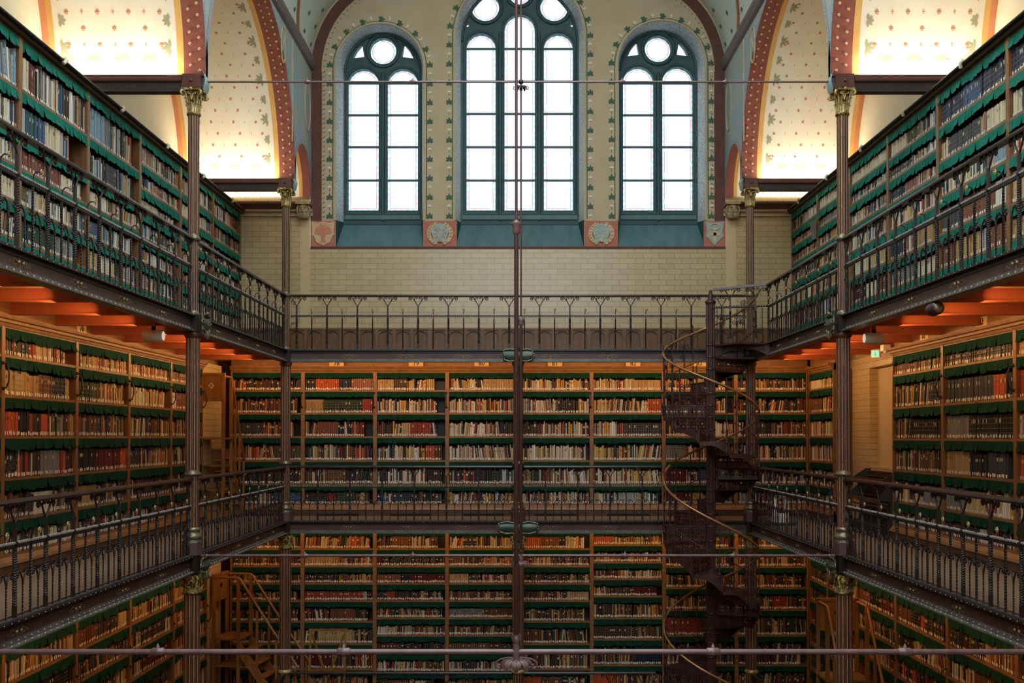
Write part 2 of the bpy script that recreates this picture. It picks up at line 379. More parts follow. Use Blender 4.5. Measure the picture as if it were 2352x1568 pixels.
# shields
def ring_text(txt, cx, cz, r, a0, a1, parent, size=.052, m='leaf'):
    for i, ch in enumerate(txt):
        a = a0+(a1-a0)*i/max(1, len(txt)-1)
        lettering('lettering', ch, size, M[m], (cx+r*cos(a), YB-.033, cz+r*sin(a)), (pi/2, -(a-pi/2), 0), parent)
def shield_outline(w, h, kind=0):
    if kind == 0: P = [(-.5, .5), (-.25, .44), (0, .5), (.25, .44), (.5, .5), (.46, .1), (.5, -.05), (.4, -.1), (.3, -.35), (0, -.5), (-.3, -.35), (-.4, -.1), (-.5, -.05), (-.46, .1)]
    else: P = [(-.5, .5), (0, .44), (.5, .5), (.4, .1), (.48, -.12), (.3, -.22), (0, -.5), (-.3, -.22), (-.48, -.12), (-.4, .1)]
    return [(a*w, b_*h) for a, b_ in P]
def panel(x0, x1): 
    p = MB(); p.box(x0, x1, YB-.008, YB, 3.445, 3.91); return p.build('shield_ground', [M['salmon']], wall)
def relief(outline, cx, cz, y0, y1, m, parent, name):
    p = MB(); p.plate([(a+cx, b_+cz) for a, b_ in outline], [], lambda q: (q[0], y1, q[1]), lambda q: (q[0], y0, q[1])); o = p.build(name, [m], parent); fixnormals(o); return o
for (x0, x1, kind, lab) in ((-3.75, -3.31, 'eagle', 'rose and cream shield with a spread red eagle, left of the teal sills'),
                            (-1.72, -1.11, 'ringblue', 'round pale blue crest with a lettered ribbon, between left and middle windows'),
                            (1.20, 1.81, 'ringgreen', 'round green-blue crest with a lettered ribbon, between middle and right windows'),
                            (3.36, 3.76, 'anchor', 'pale grey shield with an ochre cross shape, right of the teal sills')):
    panel(x0, x1); cx = (x0+x1)/2; cz = 3.68
    e = thing('painted_shield', lab, 'crest', (0, 0, 0), group=None)
    if kind == 'eagle':
        relief(shield_outline(.42, .44), cx, cz, YB-.008, YB-.02, M['shieldcream'], e, 'shield')
        g = MB()
        for s in (-1, 1):
            for k in range(6): blade(g, (cx+s*.02, cz+.0), pi/2+s*(.35+k*.24)*-1, .17-.006*k, .045, YB-.024)
            blade(g, (cx+s*.05, cz+.19), -pi/2-s*.4, .08, .03, YB-.026)
        blade(g, (cx, cz+.16), -pi/2, .3, .11, YB-.028)
        for k in range(3): blade(g, (cx, cz-.08), -pi/2+(k-1)*.5, .11, .03, YB-.026)
        g.build('eagle', [M['shieldrose']], e)
    elif kind == 'anchor':
        relief(shield_outline(.34, .44, 1), cx, cz, YB-.008, YB-.02, M['shieldblue'], e, 'shield')
        g = MB(); g.box(cx-.025, cx+.025, YB-.026, YB-.02, cz-.15, cz+.1); g.box(cx-.1, cx+.1, YB-.026, YB-.02, cz-.04, cz+.015)
        g.tube([(cx+.09*cos(a), YB-.024, cz+.12+.055*sin(a)) for a in [2*pi*i/20 for i in range(20)]], .012, 5, closed=True)
        g.build('emblem', [M['shieldcream']], e)
    else:
        g = MB()
        pts = [radians(-65)-radians(230)*0+radians(a) for a in range(0, 1)]
        for (a0, a1) in ((105, 255), (285, 435)):
            n = 18; ring = [radians(a0+(a1-a0)*i/n) for i in range(n+1)]
            o_ = [(cx+.235*cos(a), cz+.235*sin(a)*.93) for a in ring]; i_ = [(cx+.165*cos(a), cz+.17*sin(a)*.93) for a in ring]
            g.plate(o_+i_[::-1], [], lambda q: (q[0], YB-.03, q[1]), lambda q: (q[0], YB-.008, q[1]))
        o = g.build('ribbon', [M['shieldcream']], e); fixnormals(o)
        relief([(cx-cx+.155*cos(a)*(1+.12*sin(3*a)), .17*sin(a)+.02*cos(4*a)) for a in [2*pi*i/28 for i in range(28)]], cx, cz, YB-.008, YB-.035, M['shieldblue'], e, 'crest_shield')
        g = MB()
        for k in range(8): blade(g, (cx+.05*cos(k*.8), cz+.05*sin(k*.8)), k*.8, .07, .03, YB-.04)
        blade(g, (cx, cz-.16), pi/2, .08, .05, YB-.04)
        g.build('crest_figure', [M['shieldcream'] if kind == 'ringgreen' else M['shieldrose']], e)
        ring_text('VALTHEAUVI' if kind == 'ringblue' else 'AVLAVISSIT'[::1], cx, cz, .2, radians(250), radians(112), e)
        ring_text('BASTER DE' if kind == 'ringblue' else 'DELABORE', cx, cz, .2, radians(70), radians(-70), e)
# window recesses, tracery and glass
def win_lights(w):
    cx = w['cx']
    if w['n'] != 2:
        dz = 0 if w['n'] == 1 else .04
        L_ = [dict(c=cx+s*.365, hw=.285, z0=4.20, zs=6.55+dz) for s in (-1, 1)]
        return L_, [(cx, 7.17+dz, .245)], [(cx+s*.45, 7.16+dz, s) for s in (-1, 1)], [4.765, 5.385, 5.98, 6.575]
    L_ = [dict(c=cx-.72, hw=.27, z0=4.20, zs=7.23), dict(c=cx, hw=.282, z0=4.20, zs=7.57), dict(c=cx+.72, hw=.27, z0=4.20, zs=7.23)]
    return L_, [(cx-.64, 7.99, .26), (cx+.64, 7.99, .26), (cx, 8.24, .2)], [], [4.765, 5.385, 6.005, 6.61, 7.22]
for w in WIN:
    root = put('window_%d' % w['n'], None); struct(root); cx = w['cx']
    outer = arch_outline(cx, w['hw'], 3.43, w['zs']); inner = arch_outline(cx, w['ihw'], 3.43+.53, w['izs'])
    rv = MB(); k = len(outer)
    vs = [(p[0], YB, p[1]) for p in outer]+[(p[0], YG-.02, p[1]) for p in inner]
    rv.add(vs, [(i, (i+1) % k, k+(i+1) % k, k+i) for i in range(1, k)], 0, False)
    rv.build('reveal', [M['lace']], root)
    sl = MB(); sl.add([vs[0], vs[1], vs[k+1], vs[k]], [(0, 1, 2, 3)])
    for s in (0, 1):
        xo = outer[s][0]; xi = inner[s][0]; sg = -1 if s else 1
        sl.add([(xo+sg*.004, YB, 3.43), (xo+sg*.004, YB, 3.93), (xi+sg*.004, YG-.03, 3.95+.0), (xi+sg*.004, YG-.03, 3.97)], [(0, 1, 2, 3)], 1)
    sl.box(cx-w['ihw'], cx+w['ihw'], YG-.06, YG, 3.93, 4.02, 1); sl.box(cx-w['ihw']+.02, cx+w['ihw']-.02, YG-.09, YG-.01, 4.02, 4.10, 0); sl.box(cx-w['ihw']+.03, cx+w['ihw']-.03, YG-.075, YG, 4.11, 4.15, 1)
    sl.build('sloped_sill', [M['tealsill'], M['tealdark']], root)
    lights, ocs, tris, bars = win_lights(w)
    tr = MB(); hl = []
    for l in lights: hl.append(arch_outline(l['c'], l['hw'], l['z0'], l['zs'], 14))
    for (x, z, r) in ocs: hl.append([(x+r*cos(2*pi*i/24), z+r*sin(2*pi*i/24)) for i in range(24)])
    for (x, z, s) in tris: hl.append([(x-s*.10, z-.10), (x+s*.12, z-.13), (x+s*.04, z+.03), (x-s*.06, z+.15)][::1] if s > 0 else [(x+.10, z-.10), (x+.06, z+.15), (x-.04, z+.03), (x-.12, z-.13)])
    if w['n'] == 2:
        for s in (-1, 1): hl.append([(cx+s*.97+.03*cos(2*pi*i/8), 7.66+.04*sin(2*pi*i/8)) for i in range(8)])
    tr.plate(arch_outline(cx, w['ihw']+.02, 4.02, w['izs']), hl, lambda p: (p[0], YG-.03, p[1]), lambda p: (p[0], YG+.09, p[1]))
    o = tr.build('tracery', [M['teal']], root); fixnormals(o)
    md = MB()
    for l in lights:
        pp = [(l['c']-l['hw']-.035, YG-.035, 4.1)]+[(l['c']+(l['hw']+.035)*cos(a), YG-.035, l['zs']+(l['hw']+.035)*sin(a)) for a in [pi-pi*i/16 for i in range(17)]]+[(l['c']+l['hw']+.035, YG-.035, 4.1)]
        md.tube(pp, .022, 6)
    for (x, z, r) in ocs: md.tube([(x+(r+.05)*cos(2*pi*i/28), YG-.04, z+(r+.05)*sin(2*pi*i/28)) for i in range(28)], .03, 6, closed=True)
    md.tube([(p[0], YG-.035, p[1]) for p in arch_outline(cx, w['ihw']-.01, 4.1, w['izs']-.01)[1:]], .03, 6)
    if len(lights) == 2: md.tube([(cx, YG-.06, 4.0), (cx, YG-.06, 6.75)], .03, 6)
    else:
        for s in (-1, 1): md.tube([(cx+s*.36, YG-.06, 4.0), (cx+s*.36, YG-.06, 7.5)], .03, 6)
    md.build('moulding', [M['teal']], root)
    for z in bars:
        bb = MB()
        for l in lights:
            if z < l['zs']+l['hw']*.4: bb.box(l['c']-l['hw'], l['c']+l['hw'], YG-.01, YG+.02, z-.018, z+.018)
        bb.build('glazing_bar', [M['teal']], root)
    # glass: clear field with a stained border
    def pane(outline, closed_name='pane'):
        g = MB(); n = len(outline); c = Vector((sum(p[0] for p in outline)/n, sum(p[1] for p in outline)/n))
        pts = [];
        for i in range(n):
            a = Vector(outline[i]); b_ = Vector(outline[(i+1) % n]); kk = max(1, int((b_-a).length/.055))
            for j in range(kk): pts.append(a+(b_-a)*j/kk)
        k = len(pts)
        def off(i, d):
            t_ = (pts[(i+1) % k]-pts[i-1]).normalized(); nn = Vector((-t_.y, t_.x))
            p = pts[i]+nn*d
            return p
        rings = [[off(i, d) for i in range(k)] for d in (0, .036, .041, .049, .052)]
        cols = ((.75, .95, .98), (1, 1, 1), (.8, .95, .86), (.9, .97, 1))
        for i in range(k):
            j = (i+1) % k
            for q in range(4):
                col = cols[(i) % 4] if q == 0 else ((.35, .4, .4) if q in (1, 3) else ((1, .30, .27) if (i % 9) < 7 else (.5, .75, .72)))
                if q == 0 and i % 2 == 0: col = (.55, .78, .80)
                a, b_, c_, d_ = rings[q][i], rings[q][j], rings[q+1][j], rings[q+1][i]
                g.add([(p.x, YG+.03, p.y) for p in (a, b_, c_, d_)], [(0, 1, 2, 3)], 0, False, col)
        g.add([(p.x, YG+.03, p.y) for p in rings[4]], [tuple(range(k))], 0, False, (.96, .98, 1.0))
        return g
    for l in lights:
        o = pane(arch_outline(l['c'], l['hw'], l['z0'], l['zs'], 14)).build('glass_pane', [M['glass']], root)
        lead = MB()
        zz = [l['z0']]+bars+[l['zs']+.1]
        for z0_, z1_ in zip(zz, zz[1:]):
            cz = (z0_+z1_)/2; 
            if z1_ > l['zs']+.15: continue
            lead.tube([(l['c']+.032*cos(2*pi*i/8), YG+.026, cz+.032*sin(2*pi*i/8)) for i in range(8)], .0016, 3, closed=True)
            for sx_ in (-1, 1):
                for sz_ in (-1, 1):
                    lead.tube([(l['c']+sx_*.12+.022*cos(2*pi*i/4+.78), YG+.026, cz+sz_*.16+.022*sin(2*pi*i/4+.78)) for i in range(4)], .0013, 3, closed=True)
                    lead.tube([(l['c']+sx_*.025, YG+.026, cz+sz_*.025), (l['c']+sx_*.21, YG+.026, cz+sz_*.27)], .001, 3)
        lead.build('leading', [M['lace']], o)
    for (x, z, r) in ocs: pane([(x+r*cos(2*pi*i/24), z+r*sin(2*pi*i/24)) for i in range(24)]).build('round_pane', [M['glass']], root)
    for (x, z, s) in tris:
        g = MB(); g.add([(x-.16, YG+.03, z-.16), (x+.16, YG+.03, z-.16), (x+.16, YG+.03, z+.18), (x-.16, YG+.03, z+.18)], [(0, 1, 2, 3)], 0, False, (.95, .98, 1)); g.build('corner_pane', [M['glass']], root)
    if w['n'] == 2:
        for s in (-1, 1):
            g = MB(); g.add([(cx+s*.97-.05, YG+.03, 7.6), (cx+s*.97+.05, YG+.03, 7.6), (cx+s*.97+.05, YG+.03, 7.72), (cx+s*.97-.05, YG+.03, 7.72)], [(0, 1, 2, 3)], 0, False, (.95, .98, 1)); g.build('corner_pane', [M['glass']], root)
# wainscot on the upper gallery
wn = MB(); wn.box(-5.4, 5.4, YB-.07, YB, ZU, 1.93); wn.box(-5.4, 5.4, YB-.13, YB, 1.925, 1.96, 1)
for i in range(-17, 18):
    x = i*.318; wn.box(x-.032, x+.032, YB-.125, YB-.07, ZU, 1.925)
    if i < 17:
        c = x+.159; n = 8
        top = [(c-.129, 1.925), (c+.129, 1.925)]+[(c+.129*cos(a), 1.80+.10*sin(a)) for a in [pi*j/n for j in range(n+1)]]
        wn.add([(c+u, YB-.10, z) for u, z in [(.129, 1.80)]+[(.129*cos(a), 1.80+.10*sin(a)) for a in [pi*j/n for j in range(n+1)]]+[(-.129, 1.925), (.129, 1.925)]][1:], [tuple(range(n+3))])
        wn.box(c-.01, c+.01, YB-.09, YB-.07, ZU, 1.88)
struct(wn.build('trim_1', [M['wain'], M['oak_edge']]))
# cornice of the end bays, patterned strips
tn = 2
for s in (-1, 1):
    cc = MB()
    prof = [(0, 3.99), (.05, 3.99), (.05, 4.03), (.02, 4.035), (.02, 4.06), (.08, 4.07), (.08, 4.11), (0, 4.11)]
    cc.sweep(prof, (s*3.72, YB, 0), (s*5.4, YB, 0), 0, (0, -1, 0))
    cc.sweep([(0, 4.11), (.10, 4.11), (.13, 4.17), (.16, 4.19), (.16, 4.225), (0, 4.225)], (s*3.95, YB, 0), (s*5.4, YB, 0), 1, (0, -1, 0))
    o = cc.build('trim_%d' % tn, [M['tile'], M['beam']]); tn += 1; struct(o); fixnormals(o)
    cc = MB(); cc.box(min(s*3.77, s*3.95), max(s*3.77, s*3.95), YB-.004, YB, 1.96, 3.99); struct(cc.build('trim_%d' % tn, [M['strip_tile']])); tn += 1
    # carved head corbel
    e = thing('corbel_head', 'carved stone bearded head corbel under the small arch, %s of the windows' % SIDE[s], 'corbel', (s*3.86, YB-.1, 3.96))
    h = MB(); h.lathe([(.02, -.02), (.07, 0), (.095, .06), (.10, .12), (.09, .18), (.05, .22)], (0, -.02, 0), 14)
    h.box(-.13, .13, -.12, .1, .21, .25)
    h.ball((0, -.125, .10), .022, 8, 5, 0, 1.6)
    for q in (-1, 1):
        h.ball((q*.04, -.108, .135), .018, 8, 4); h.tube([(q*.02, -.12, .155), (q*.045, -.118, .168), (q*.075, -.095, .15)], .011, 5)
        h.ball((q*.05, -.09, .085), .026, 8, 4)
        for k in range(5): h.tube([(q*(.02+.016*k), -.1+.012*k, .055), (q*(.025+.02*k), -.115+.014*k, .02), (q*(.01+.018*k), -.09+.014*k, -.03)], .013, 5)
        for k in range(4): h.tube([(q*.09, -.06+.03*k, .2), (q*.115, -.07+.03*k, .13), (q*.1, -.05+.03*k, .05)], .016, 5)
    h.tube([(-.03, -.118, .065), (0, -.127, .072), (.03, -.118, .065)], .009, 5)
    h.build('head', [M['stone']], e)

# ------------------------------------------------------------------ nave side walls, side vaults, arches, ceiling
ZA = 4.33
bays = [(4.3, 2.5, 1.0), (.4, 1.4, 1.0), ((YN+YM)/2, (YM-YN)/2, 1.0), ((YM+YF)/2, (YF-YM)/2, 1.0), (17.41, .65, 1.25)]
for s in (-1, 1):
    sw = MB(); X = s*3.75
    ho = []
    for (yc, r, kz) in bays:
        r_ = r-.10 if r > 1 else r
        ho.append([(yc-r_, ZA), (yc+r_, ZA)]+[(yc+r_*cos(pi*i/28), ZA+r_*kz*sin(pi*i/28)*(.99)) for i in range(29)])
    # solid outline walked under each arch (no bottom edge)
    line = [(-1.0, 6.72), (-1.0, ZA)]
    for (yc, r, kz) in sorted(bays):
        r_ = r-.03
        line += [(yc+r_*cos(pi-pi*i/28), ZA+r_*kz*sin(pi*i/28)*.985) for i in range(29)]
    line += [(YB, ZA), (YB, 6.72)]
    sw.plate(line, [], lambda p: (X, p[0], p[1]), None)
    o = sw.build('wall_%s' % SIDE[s], [M['bluewall']]); struct(o)
    # dotted borders round the arches, on the wall face
    bl = MB(); 
    for (yc, r, kz) in bays:
        n = 40
        for i in range(n):
            a0 = pi*i/n; a1 = pi*(i+1)/n; q = []
            for (a, rr) in ((a0, r-.03), (a1, r-.03), (a1, r+.05), (a0, r+.05)):
                yy = yc+rr*cos(a); zz = ZA+(rr*kz*sin(a))*.985
                q.append((X-s*.004, min(max(yy, -1), YB), min(zz, 6.70)))
            bl.add(q, [(0, 1, 2, 3)])
    bl.build('dotted_border', [M['bluelace']], o)
    md = MB()
    md.tube([(X-s*.006, 17.75+.22*cos(a), 5.9+.45*sin(a)) for a in [2*pi*i/30 for i in range(30)]], .012, 4, closed=True)
    md.tube([(X-s*.006, 16.55, 6.6), (X-s*.006, 16.55, 4.9)], .012, 4); 
    md.tube([(X-s*.006, 15.9+.10*cos(a)*1.4, 6.25+.28*sin(a)) for a in [2*pi*i/30 for i in range(30)]], .012, 4, closed=True)
    md.tube([(X-s*.006, 15.8, 6.12), (X-s*.006, 16.0, 6.4)], .012, 4)
    md.build('painted_medallion', [M['wallcream']], o)
    # vault shells
    for bi, (yc, r, kz) in enumerate(bays, -2):
        def S(x, a, off=0.0, yc=yc, r=r, kz=kz): return (x, yc+(r-.03-off)*cos(a), ZA+(r-.03-off)*kz*sin(a)*.985)
        ra, rb_ = (4.01, 4.09) if r > 1 else (3.89, 3.95)
        zones = [(3.75, ra, 'redsoffit'), (ra, rb_, 'yellowband'), (rb_, 5.55, 'vault'), (5.55, 5.62, 'yellowband'), (5.62, XO, 'salmonband')]
        v = MB(); mats = []
        for zi, (x0, x1, mn) in enumerate(zones):
            v.grid(lambda u, t_, x0=x0, x1=x1: S(s*(x0+(x1-x0)*u), pi*t_), 1, 40, zi); mats.append(M[mn])
        vo = v.build('ceiling', mats); struct(vo)
        studs = MB(); n = int(pi*r/.13)
        if r > 1:
            for i in range(n):
                a = pi*(i+.5)/n
                for xx in (3.82, 3.93):
                    if (i+(xx > 3.9)) % 1 == 0:
                        p = S(s*xx, a+(0 if xx < 3.9 else .5*pi/n), .004); studs.ball(p, .02, 6, 4)
            studs.build('studs', [M['shieldcream']], vo)
        mo = MB(); ml = MB()
        def P2(x, a, du, dv, yc=yc, r=r, kz=kz):      # du along x, dv along the arc
            return S(x+du, a+dv/(r*kz if r > 1 else .7), .006)
        def shape(mb, x, a, pts): mb.add([P2(x, a, u, w_) for u, w_ in pts], [tuple(range(len(pts)))])
        def pet(mb, x, a, ang, l, w_, ox=0, oy=0):
            d = (cos(ang), sin(ang)); nn = (-d[1], d[0])
            shape(mb, x, a, [(ox+d[0]*q*l+nn[0]*z_*w_, oy+d[1]*q*l+nn[1]*z_*w_) for q, z_ in ((0, 0), (.4, .5), (.75, .35), (1, 0), (.75, -.35), (.4, -.5))])
        if r > 1 and bi >= 0:
            # only the half that rises from the far springing faces the nave
            rows = int(r*pi/2/.19)
            for ri in range(2, rows):
                a = (ri*.19)/r
                for ci in range(7):
                    x = s*(4.27+ci*.185+(.0925 if (ri % 2 and bi == 1) else 0))
                    if abs(x) > 5.45: continue
                    if bi == 0:
                        if (ri+ci) % 2 == 0:
                            for k in range(3): pet(mo, x, a, pi/2+(k-1)*1.5, .028, .024)
                            shape(mo, x, a, [(-.018, -.02), (.018, -.02), (.018, -.028), (-.018, -.028)])
                        elif ri % 2 == 0:
                            shape(mo, x, a, [(-.003, -.03), (.003, -.03), (.003, .03), (-.003, .03)]); shape(mo, x, a, [(-.018, -.003), (.018, -.003), (.018, .004), (-.018, .004)])
                    else:
                        if ci % 2 == 0:
                            for k in range(5): pet(mo, x, a, k*1.25, .024, .016)
                        else: shape(mo, x, a, [(-.003, -.02), (.003, -.02), (.004, .02), (-.002, .02)])
            for ri in range(1, int(r*pi/2/.33)):
                a = ri*.33/r
                for (x, d) in ((4.17, 1), (5.47, -1)):
                    for k in range(5): pet(ml, s*x, a, (0 if d*s > 0 else pi)+(k-2)*.75, .115 if ri % 2 else .08, .036)
        for ci in range(4):
            x = s*(4.42+ci*.33); a = (.17)/(r if r > 1 else .8)
            for k in range(7): pet(ml, x, a, pi/2+(k-3)*.62, .12, .034)
            shape(ml, x, a, [(-.006, -.13), (.006, -.13), (.006, 0), (-.006, 0)])
            for k in range(4): pet(ml, x+s*.16, a-.03, k*pi/2, .045, .03)
        if r > 1: mo.build('painted_flowers', [M['orange']], vo)
        ml.build('painted_leaves', [M['leafpale']], vo)
    # outer wall above the galleries, lower side walls
    ow = MB(); ow.box(min(s*XO, s*(XO+.2)), max(s*XO, s*(XO+.2)), -1, YB+.3, ZU-.1, 7.0); struct(ow.build('wall_%s' % SIDE[s], [M['cream']]))
    lw = MB()
    if s > 0:
        ny0, ny1, nz0, nz1 = 14.15, 15.72, -.48, 1.10
        for (a, b_, c, d) in ((-1, YB+.3, -8.2, nz0), (-1, ny0, nz0, nz1), (ny1, YB+.3, nz0, nz1), (-1, YB+.3, nz1, ZU-.04)):
            lw.box(XW, XW+.35, a, b_, c, d)
        lw.box(XW+.13, XW+.3, ny0, ny1, nz0, nz1, 1)
        lw.box(XW-.012, XW+.13, ny0-.0, ny0+.03, nz0, nz1, 1); lw.box(XW-.0, XW+.14, ny0, ny1, nz1-.02, nz1, 1); lw.box(XW-.0, XW+.14, ny0, ny1, nz0, nz0+.02, 1)
    else:
        lw.box(-XW-.35, -XW, -1, YB+.3, -8.2, ZU-.04)
        lw.box(-XW, -5.25, 16.62, 17.72, ZM, ZU-.21); lw.box(-XW, -5.25, 16.86, 17.72, ZL, ZM-.21)
    struct(lw.build('wall_%s' % SIDE[s], [M['tile_side'], M['wallcream']]))
    # tiled pier with its end towards the viewer is part of the same wall; cornice of the nave wall
    co = MB(); co.sweep([(0, 6.63), (.05, 6.66), (.09, 6.74), (.09, 6.80), (0, 6.80)], (s*3.75, -1, 0), (s*3.75, YB, 0), 0, (-s, 0, 0)); o = co.build('trim_%d' % tn, [M['cornice']]); tn += 1; struct(o); fixnormals(o)
ce = MB()
prof = [(3.75, 6.72)]+[(2.3+1.45*cos(a), 6.72+1.68*sin(a)) for a in [pi/2*i/14 for i in range(1, 15)]]+[(2.3, 9.45)]
for s in (-1, 1):
    k = len(prof)
    vs = [(s*x, y, z) for y in (-1.0, YB) for x, z in prof]
    ce.add(vs, [(i, i+1, k+i+1, k+i) for i in range(k-1)], 0, True)
ce.add([(-2.3, -1, 9.45), (2.3, -1, 9.45), (2.3, YB, 9.45), (-2.3, YB, 9.45)], [(0, 1, 2, 3)])
co = ce.build('ceiling', [M['navevault']]); struct(co)
rb = MB(); lv = MB()
for s in (-1, 1):
    for y in (17.0, 14.4, 11.8):
        rb.tube([(s*(2.3+1.44*cos(a)), y-1.2*sin(a), 6.72+1.67*sin(a)) for a in [pi/2*i/14 for i in range(15)]], .035, 6)
    for y in (17.85, 17.3, 16.5, 15.7):
        for k in range(4):
            a = .12+k*.2+.05*(y*7 % 2)
            for j in range(5):
                an = a; L0 = .045
                d = (j-2)*.6
                base = Vector((s*(2.3+1.43*cos(an)), y, 6.72+1.66*sin(an)))
                tip = Vector((s*(2.3+1.43*cos(an+L0*cos(d))), y+.06*sin(d), 6.72+1.66*sin(an+L0*cos(d))))
                lv.bar(base, tip, .011, .003)
rb.build('rib', [M['brasswood']], co); lv.build('painted_leaves', [M['leaf']], co)

# cross beams over the galleries
def crossbeam(s, y, lab):
    e = thing('cross_beam', lab, 'beam', (0, 0, 0))
    b_ = MB(); x0 = s*4.02; x1 = s*XO
    b_.sweep([(-.09, 4.245), (.09, 4.245), (.10, 4.26), (.10, 4.32), (-.10, 4.32), (-.10, 4.26)], (x0, y, 0), (x1, y, 0), 0, (0, -1, 0)); o = b_.build('top_flange', [M['beam']], e); fixnormals(o)
    b_ = MB(); b_.box(min(x0, x1), max(x0, x1), y-.06, y+.06, 4.135, 4.245)
    for i in range(12):
        xx = x0+(x1-x0)*(i+.5)/12; b_.ball((xx, y-.06, 4.17), .01, 6, 3)
    b_.build('web', [M['beamdark']], e)
for s in (-1, 1):
    crossbeam(s, YM, 'dark iron cross beam at the top of the nearer %s column' % SIDE[s])
    crossbeam(s, YF, 'dark iron cross beam at the top of the far %s column' % SIDE[s])
wf_ = MB()
wf_.plate([(-6, -8.25), (6, -8.25), (6, 9.5), (-6, 9.5)], [[(-3.4, 3.6), (-1.7, 3.6), (-1.7, 7.2), (-3.4, 7.2)], [(-1.2, 3.6), (1.2, 3.6), (1.2, 8.2), (-1.2, 8.2)], [(1.7, 3.6), (3.4, 3.6), (3.4, 7.2), (1.7, 7.2)]], lambda p: (p[0], -1.0, p[1]), lambda p: (p[0], -1.3, p[1]))
o = wf_.build('wall_front', [M['wallcream']]); struct(o); fixnormals(o)
# ------------------------------------------------------------------ gallery decks and joists
for zi, z in enumerate((ZU, ZM, ZL)):
    d = MB()
    for s in (-1, 1):
        x0, x1 = sorted((s*3.92, s*(XO if zi == 0 else XW))); d.box(x0, x1, -1.0, YB+.3, z-.05, z-.005)
    d.box(-3.92, 3.92, 16.85, YB+.3, z-.05, z-.005)
    o = d.build('floor', [M['deck']]); struct(o)
    u = MB()
    for s in (-1, 1):
        x0, x1 = sorted((s*3.95, s*XW)); u.box(x0, x1, -1.0, YB+.2, z-.075, z-.052)
    u.box(-3.9, 3.9, 16.9, YB+.2, z-.075, z-.052); struct(u.build('ceiling', [M['soffit']]))
g = MB(); g.box(-6, 6, -1, 18.6, -8.25, -8.2); struct(g.build('floor', [M['oak_dark']]))
for s in (-1, 1):
    for zi, z in enumerate((ZU, ZM)):
        for k in range(10):
            y = 7.35+k*.995
            if y > 16.7: continue
            j = MB(); x0, x1 = sorted((s*3.97, s*5.42))
            j.box(x0, x1, y-.008, y+.008, z-.19, z-.078); j.box(x0, x1, y-.04, y+.04, z-.20, z-.188); j.box(x0, x1, y-.04, y+.04, z-.085, z-.076)
            w = ('upper', 'middle')[zi]
            j = j.build('ceiling_joist', [M['joist']]); tag(j, 'orange-red steel joist under the %s %s gallery, %s counted from the front' % (w, SIDE[s], 'first second third fourth fifth sixth seventh eighth ninth tenth'.split()[k]), 'joist', 'joists under the %s %s gallery' % (w, SIDE[s]))

# ------------------------------------------------------------------ girders
def girder(a, b, n, lab, nstud=5, s0=None, step=1.0):
    a = Vector(a); b = Vector(b); L_ = (b-a).length; dx = (b-a).normalized(); n = Vector(n)
    e = thing('gallery_girder', lab, 'girder', a, atan2(dx.y, dx.x))
    # local frame: x along, y = outwards sign
    oy = 1 if (Vector((-dx.y, dx.x, 0)).dot(n) > 0) else -1
    def P(x, o_, z): return (x, oy*o_, z)
    def sw(prof, mname, m):
        q = MB(); q.sweep(prof, (0, 0, 0), (L_, 0, 0), 0, (0, oy, 0)); o = q.build(mname, [M[m]], e); fixnormals(o)
    sw([(-.02, -.185), (0, -.185), (0, -.02), (-.02, -.02)], 'web', 'purple')
    sw([(-.10, -.022), (.055, -.022), (.055, -.002), (-.10, -.002)], 'top_flange', 'iron')
    sw([(0, -.06), (.009, -.06), (.009, -.022), (0, -.022)], 'top_angle', 'iron')
    sw([(0, -.19), (.01, -.19), (.01, -.150), (0, -.150)], 'bottom_angle', 'plate')
    sw([(-.08, -.205), (.06, -.205), (.06, -.19), (-.08, -.19)], 'bottom_flange', 'plate')
    r = MB(); k = int(L_/.108)
    for i in range(k):
        x = .05+i*.108; r.ball(P(x, .012, -.170), .0085, 6, 3); r.ball(P(x+.054, .042, -.188), .0085, 6, 3); r.ball(P(x+.03, .055, -.011), .006, 5, 3)
    tag(r.build('rivets', [M['rivet']], e), kind='stuff')
    x = s0 if s0 is not None else .45
    while x < L_-.1:
        q = MB()
        q.tube([P(x, .003, -.145), P(x, .003, -.065)], .0025, 4)
        for sg in (-1, 1):
            pts = [(0.02, -.125), (.05, -.112), (.09, -.125), (.12, -.118), (.14, -.095), (.16, -.105), (.155, -.12)]
            q.tube([P(x+sg*u, .003, v) for u, v in pts], .002, 4)
            q.tube([P(x+sg*u, .003, v) for u, v in ((.05, -.09), (.075, -.078), (.105, -.085), (.1, -.10))], .0028, 4)
        o = q.build('scroll_ornament', [M['gold']], e)
        for sg in (-1, 1):
            q = MB(); q.ball(P(x+sg*.036, .012, -.098), .013, 8, 5); q.build('boss', [M['gold']], o)
        x += step
    return e
for s in (-1, 1):
    for lv, z, off in (('upper', ZU, 0), ('middle', ZM, 0)):
        girder((s*CX, 5.6, z), (s*CX, YM-.1, z), (-s, 0, 0), 'riveted purple girder edging the %s %s gallery, nearest stretch before the column' % (lv, SIDE[s]), s0=2.22, step=1.04)
        girder((s*CX, YM+.1, z), (s*CX, YF-.08, z), (-s, 0, 0), 'riveted purple girder edging the %s %s gallery, between near and far columns' % (lv, SIDE[s]), s0=.85, step=.985)
for x0, x1, w in ((-CX+.08, 0, 'left'), (0, CX-.08, 'right')):
    for lv, z in (('upper', ZU), ('middle', ZM)):
        girder((x0, YF, z), (x1, YF, z), (0, -1, 0), 'riveted girder under the %s gallery along the window wall, %s half' % (lv, w), s0=.98 if x0 < -1 else .55, step=.96)

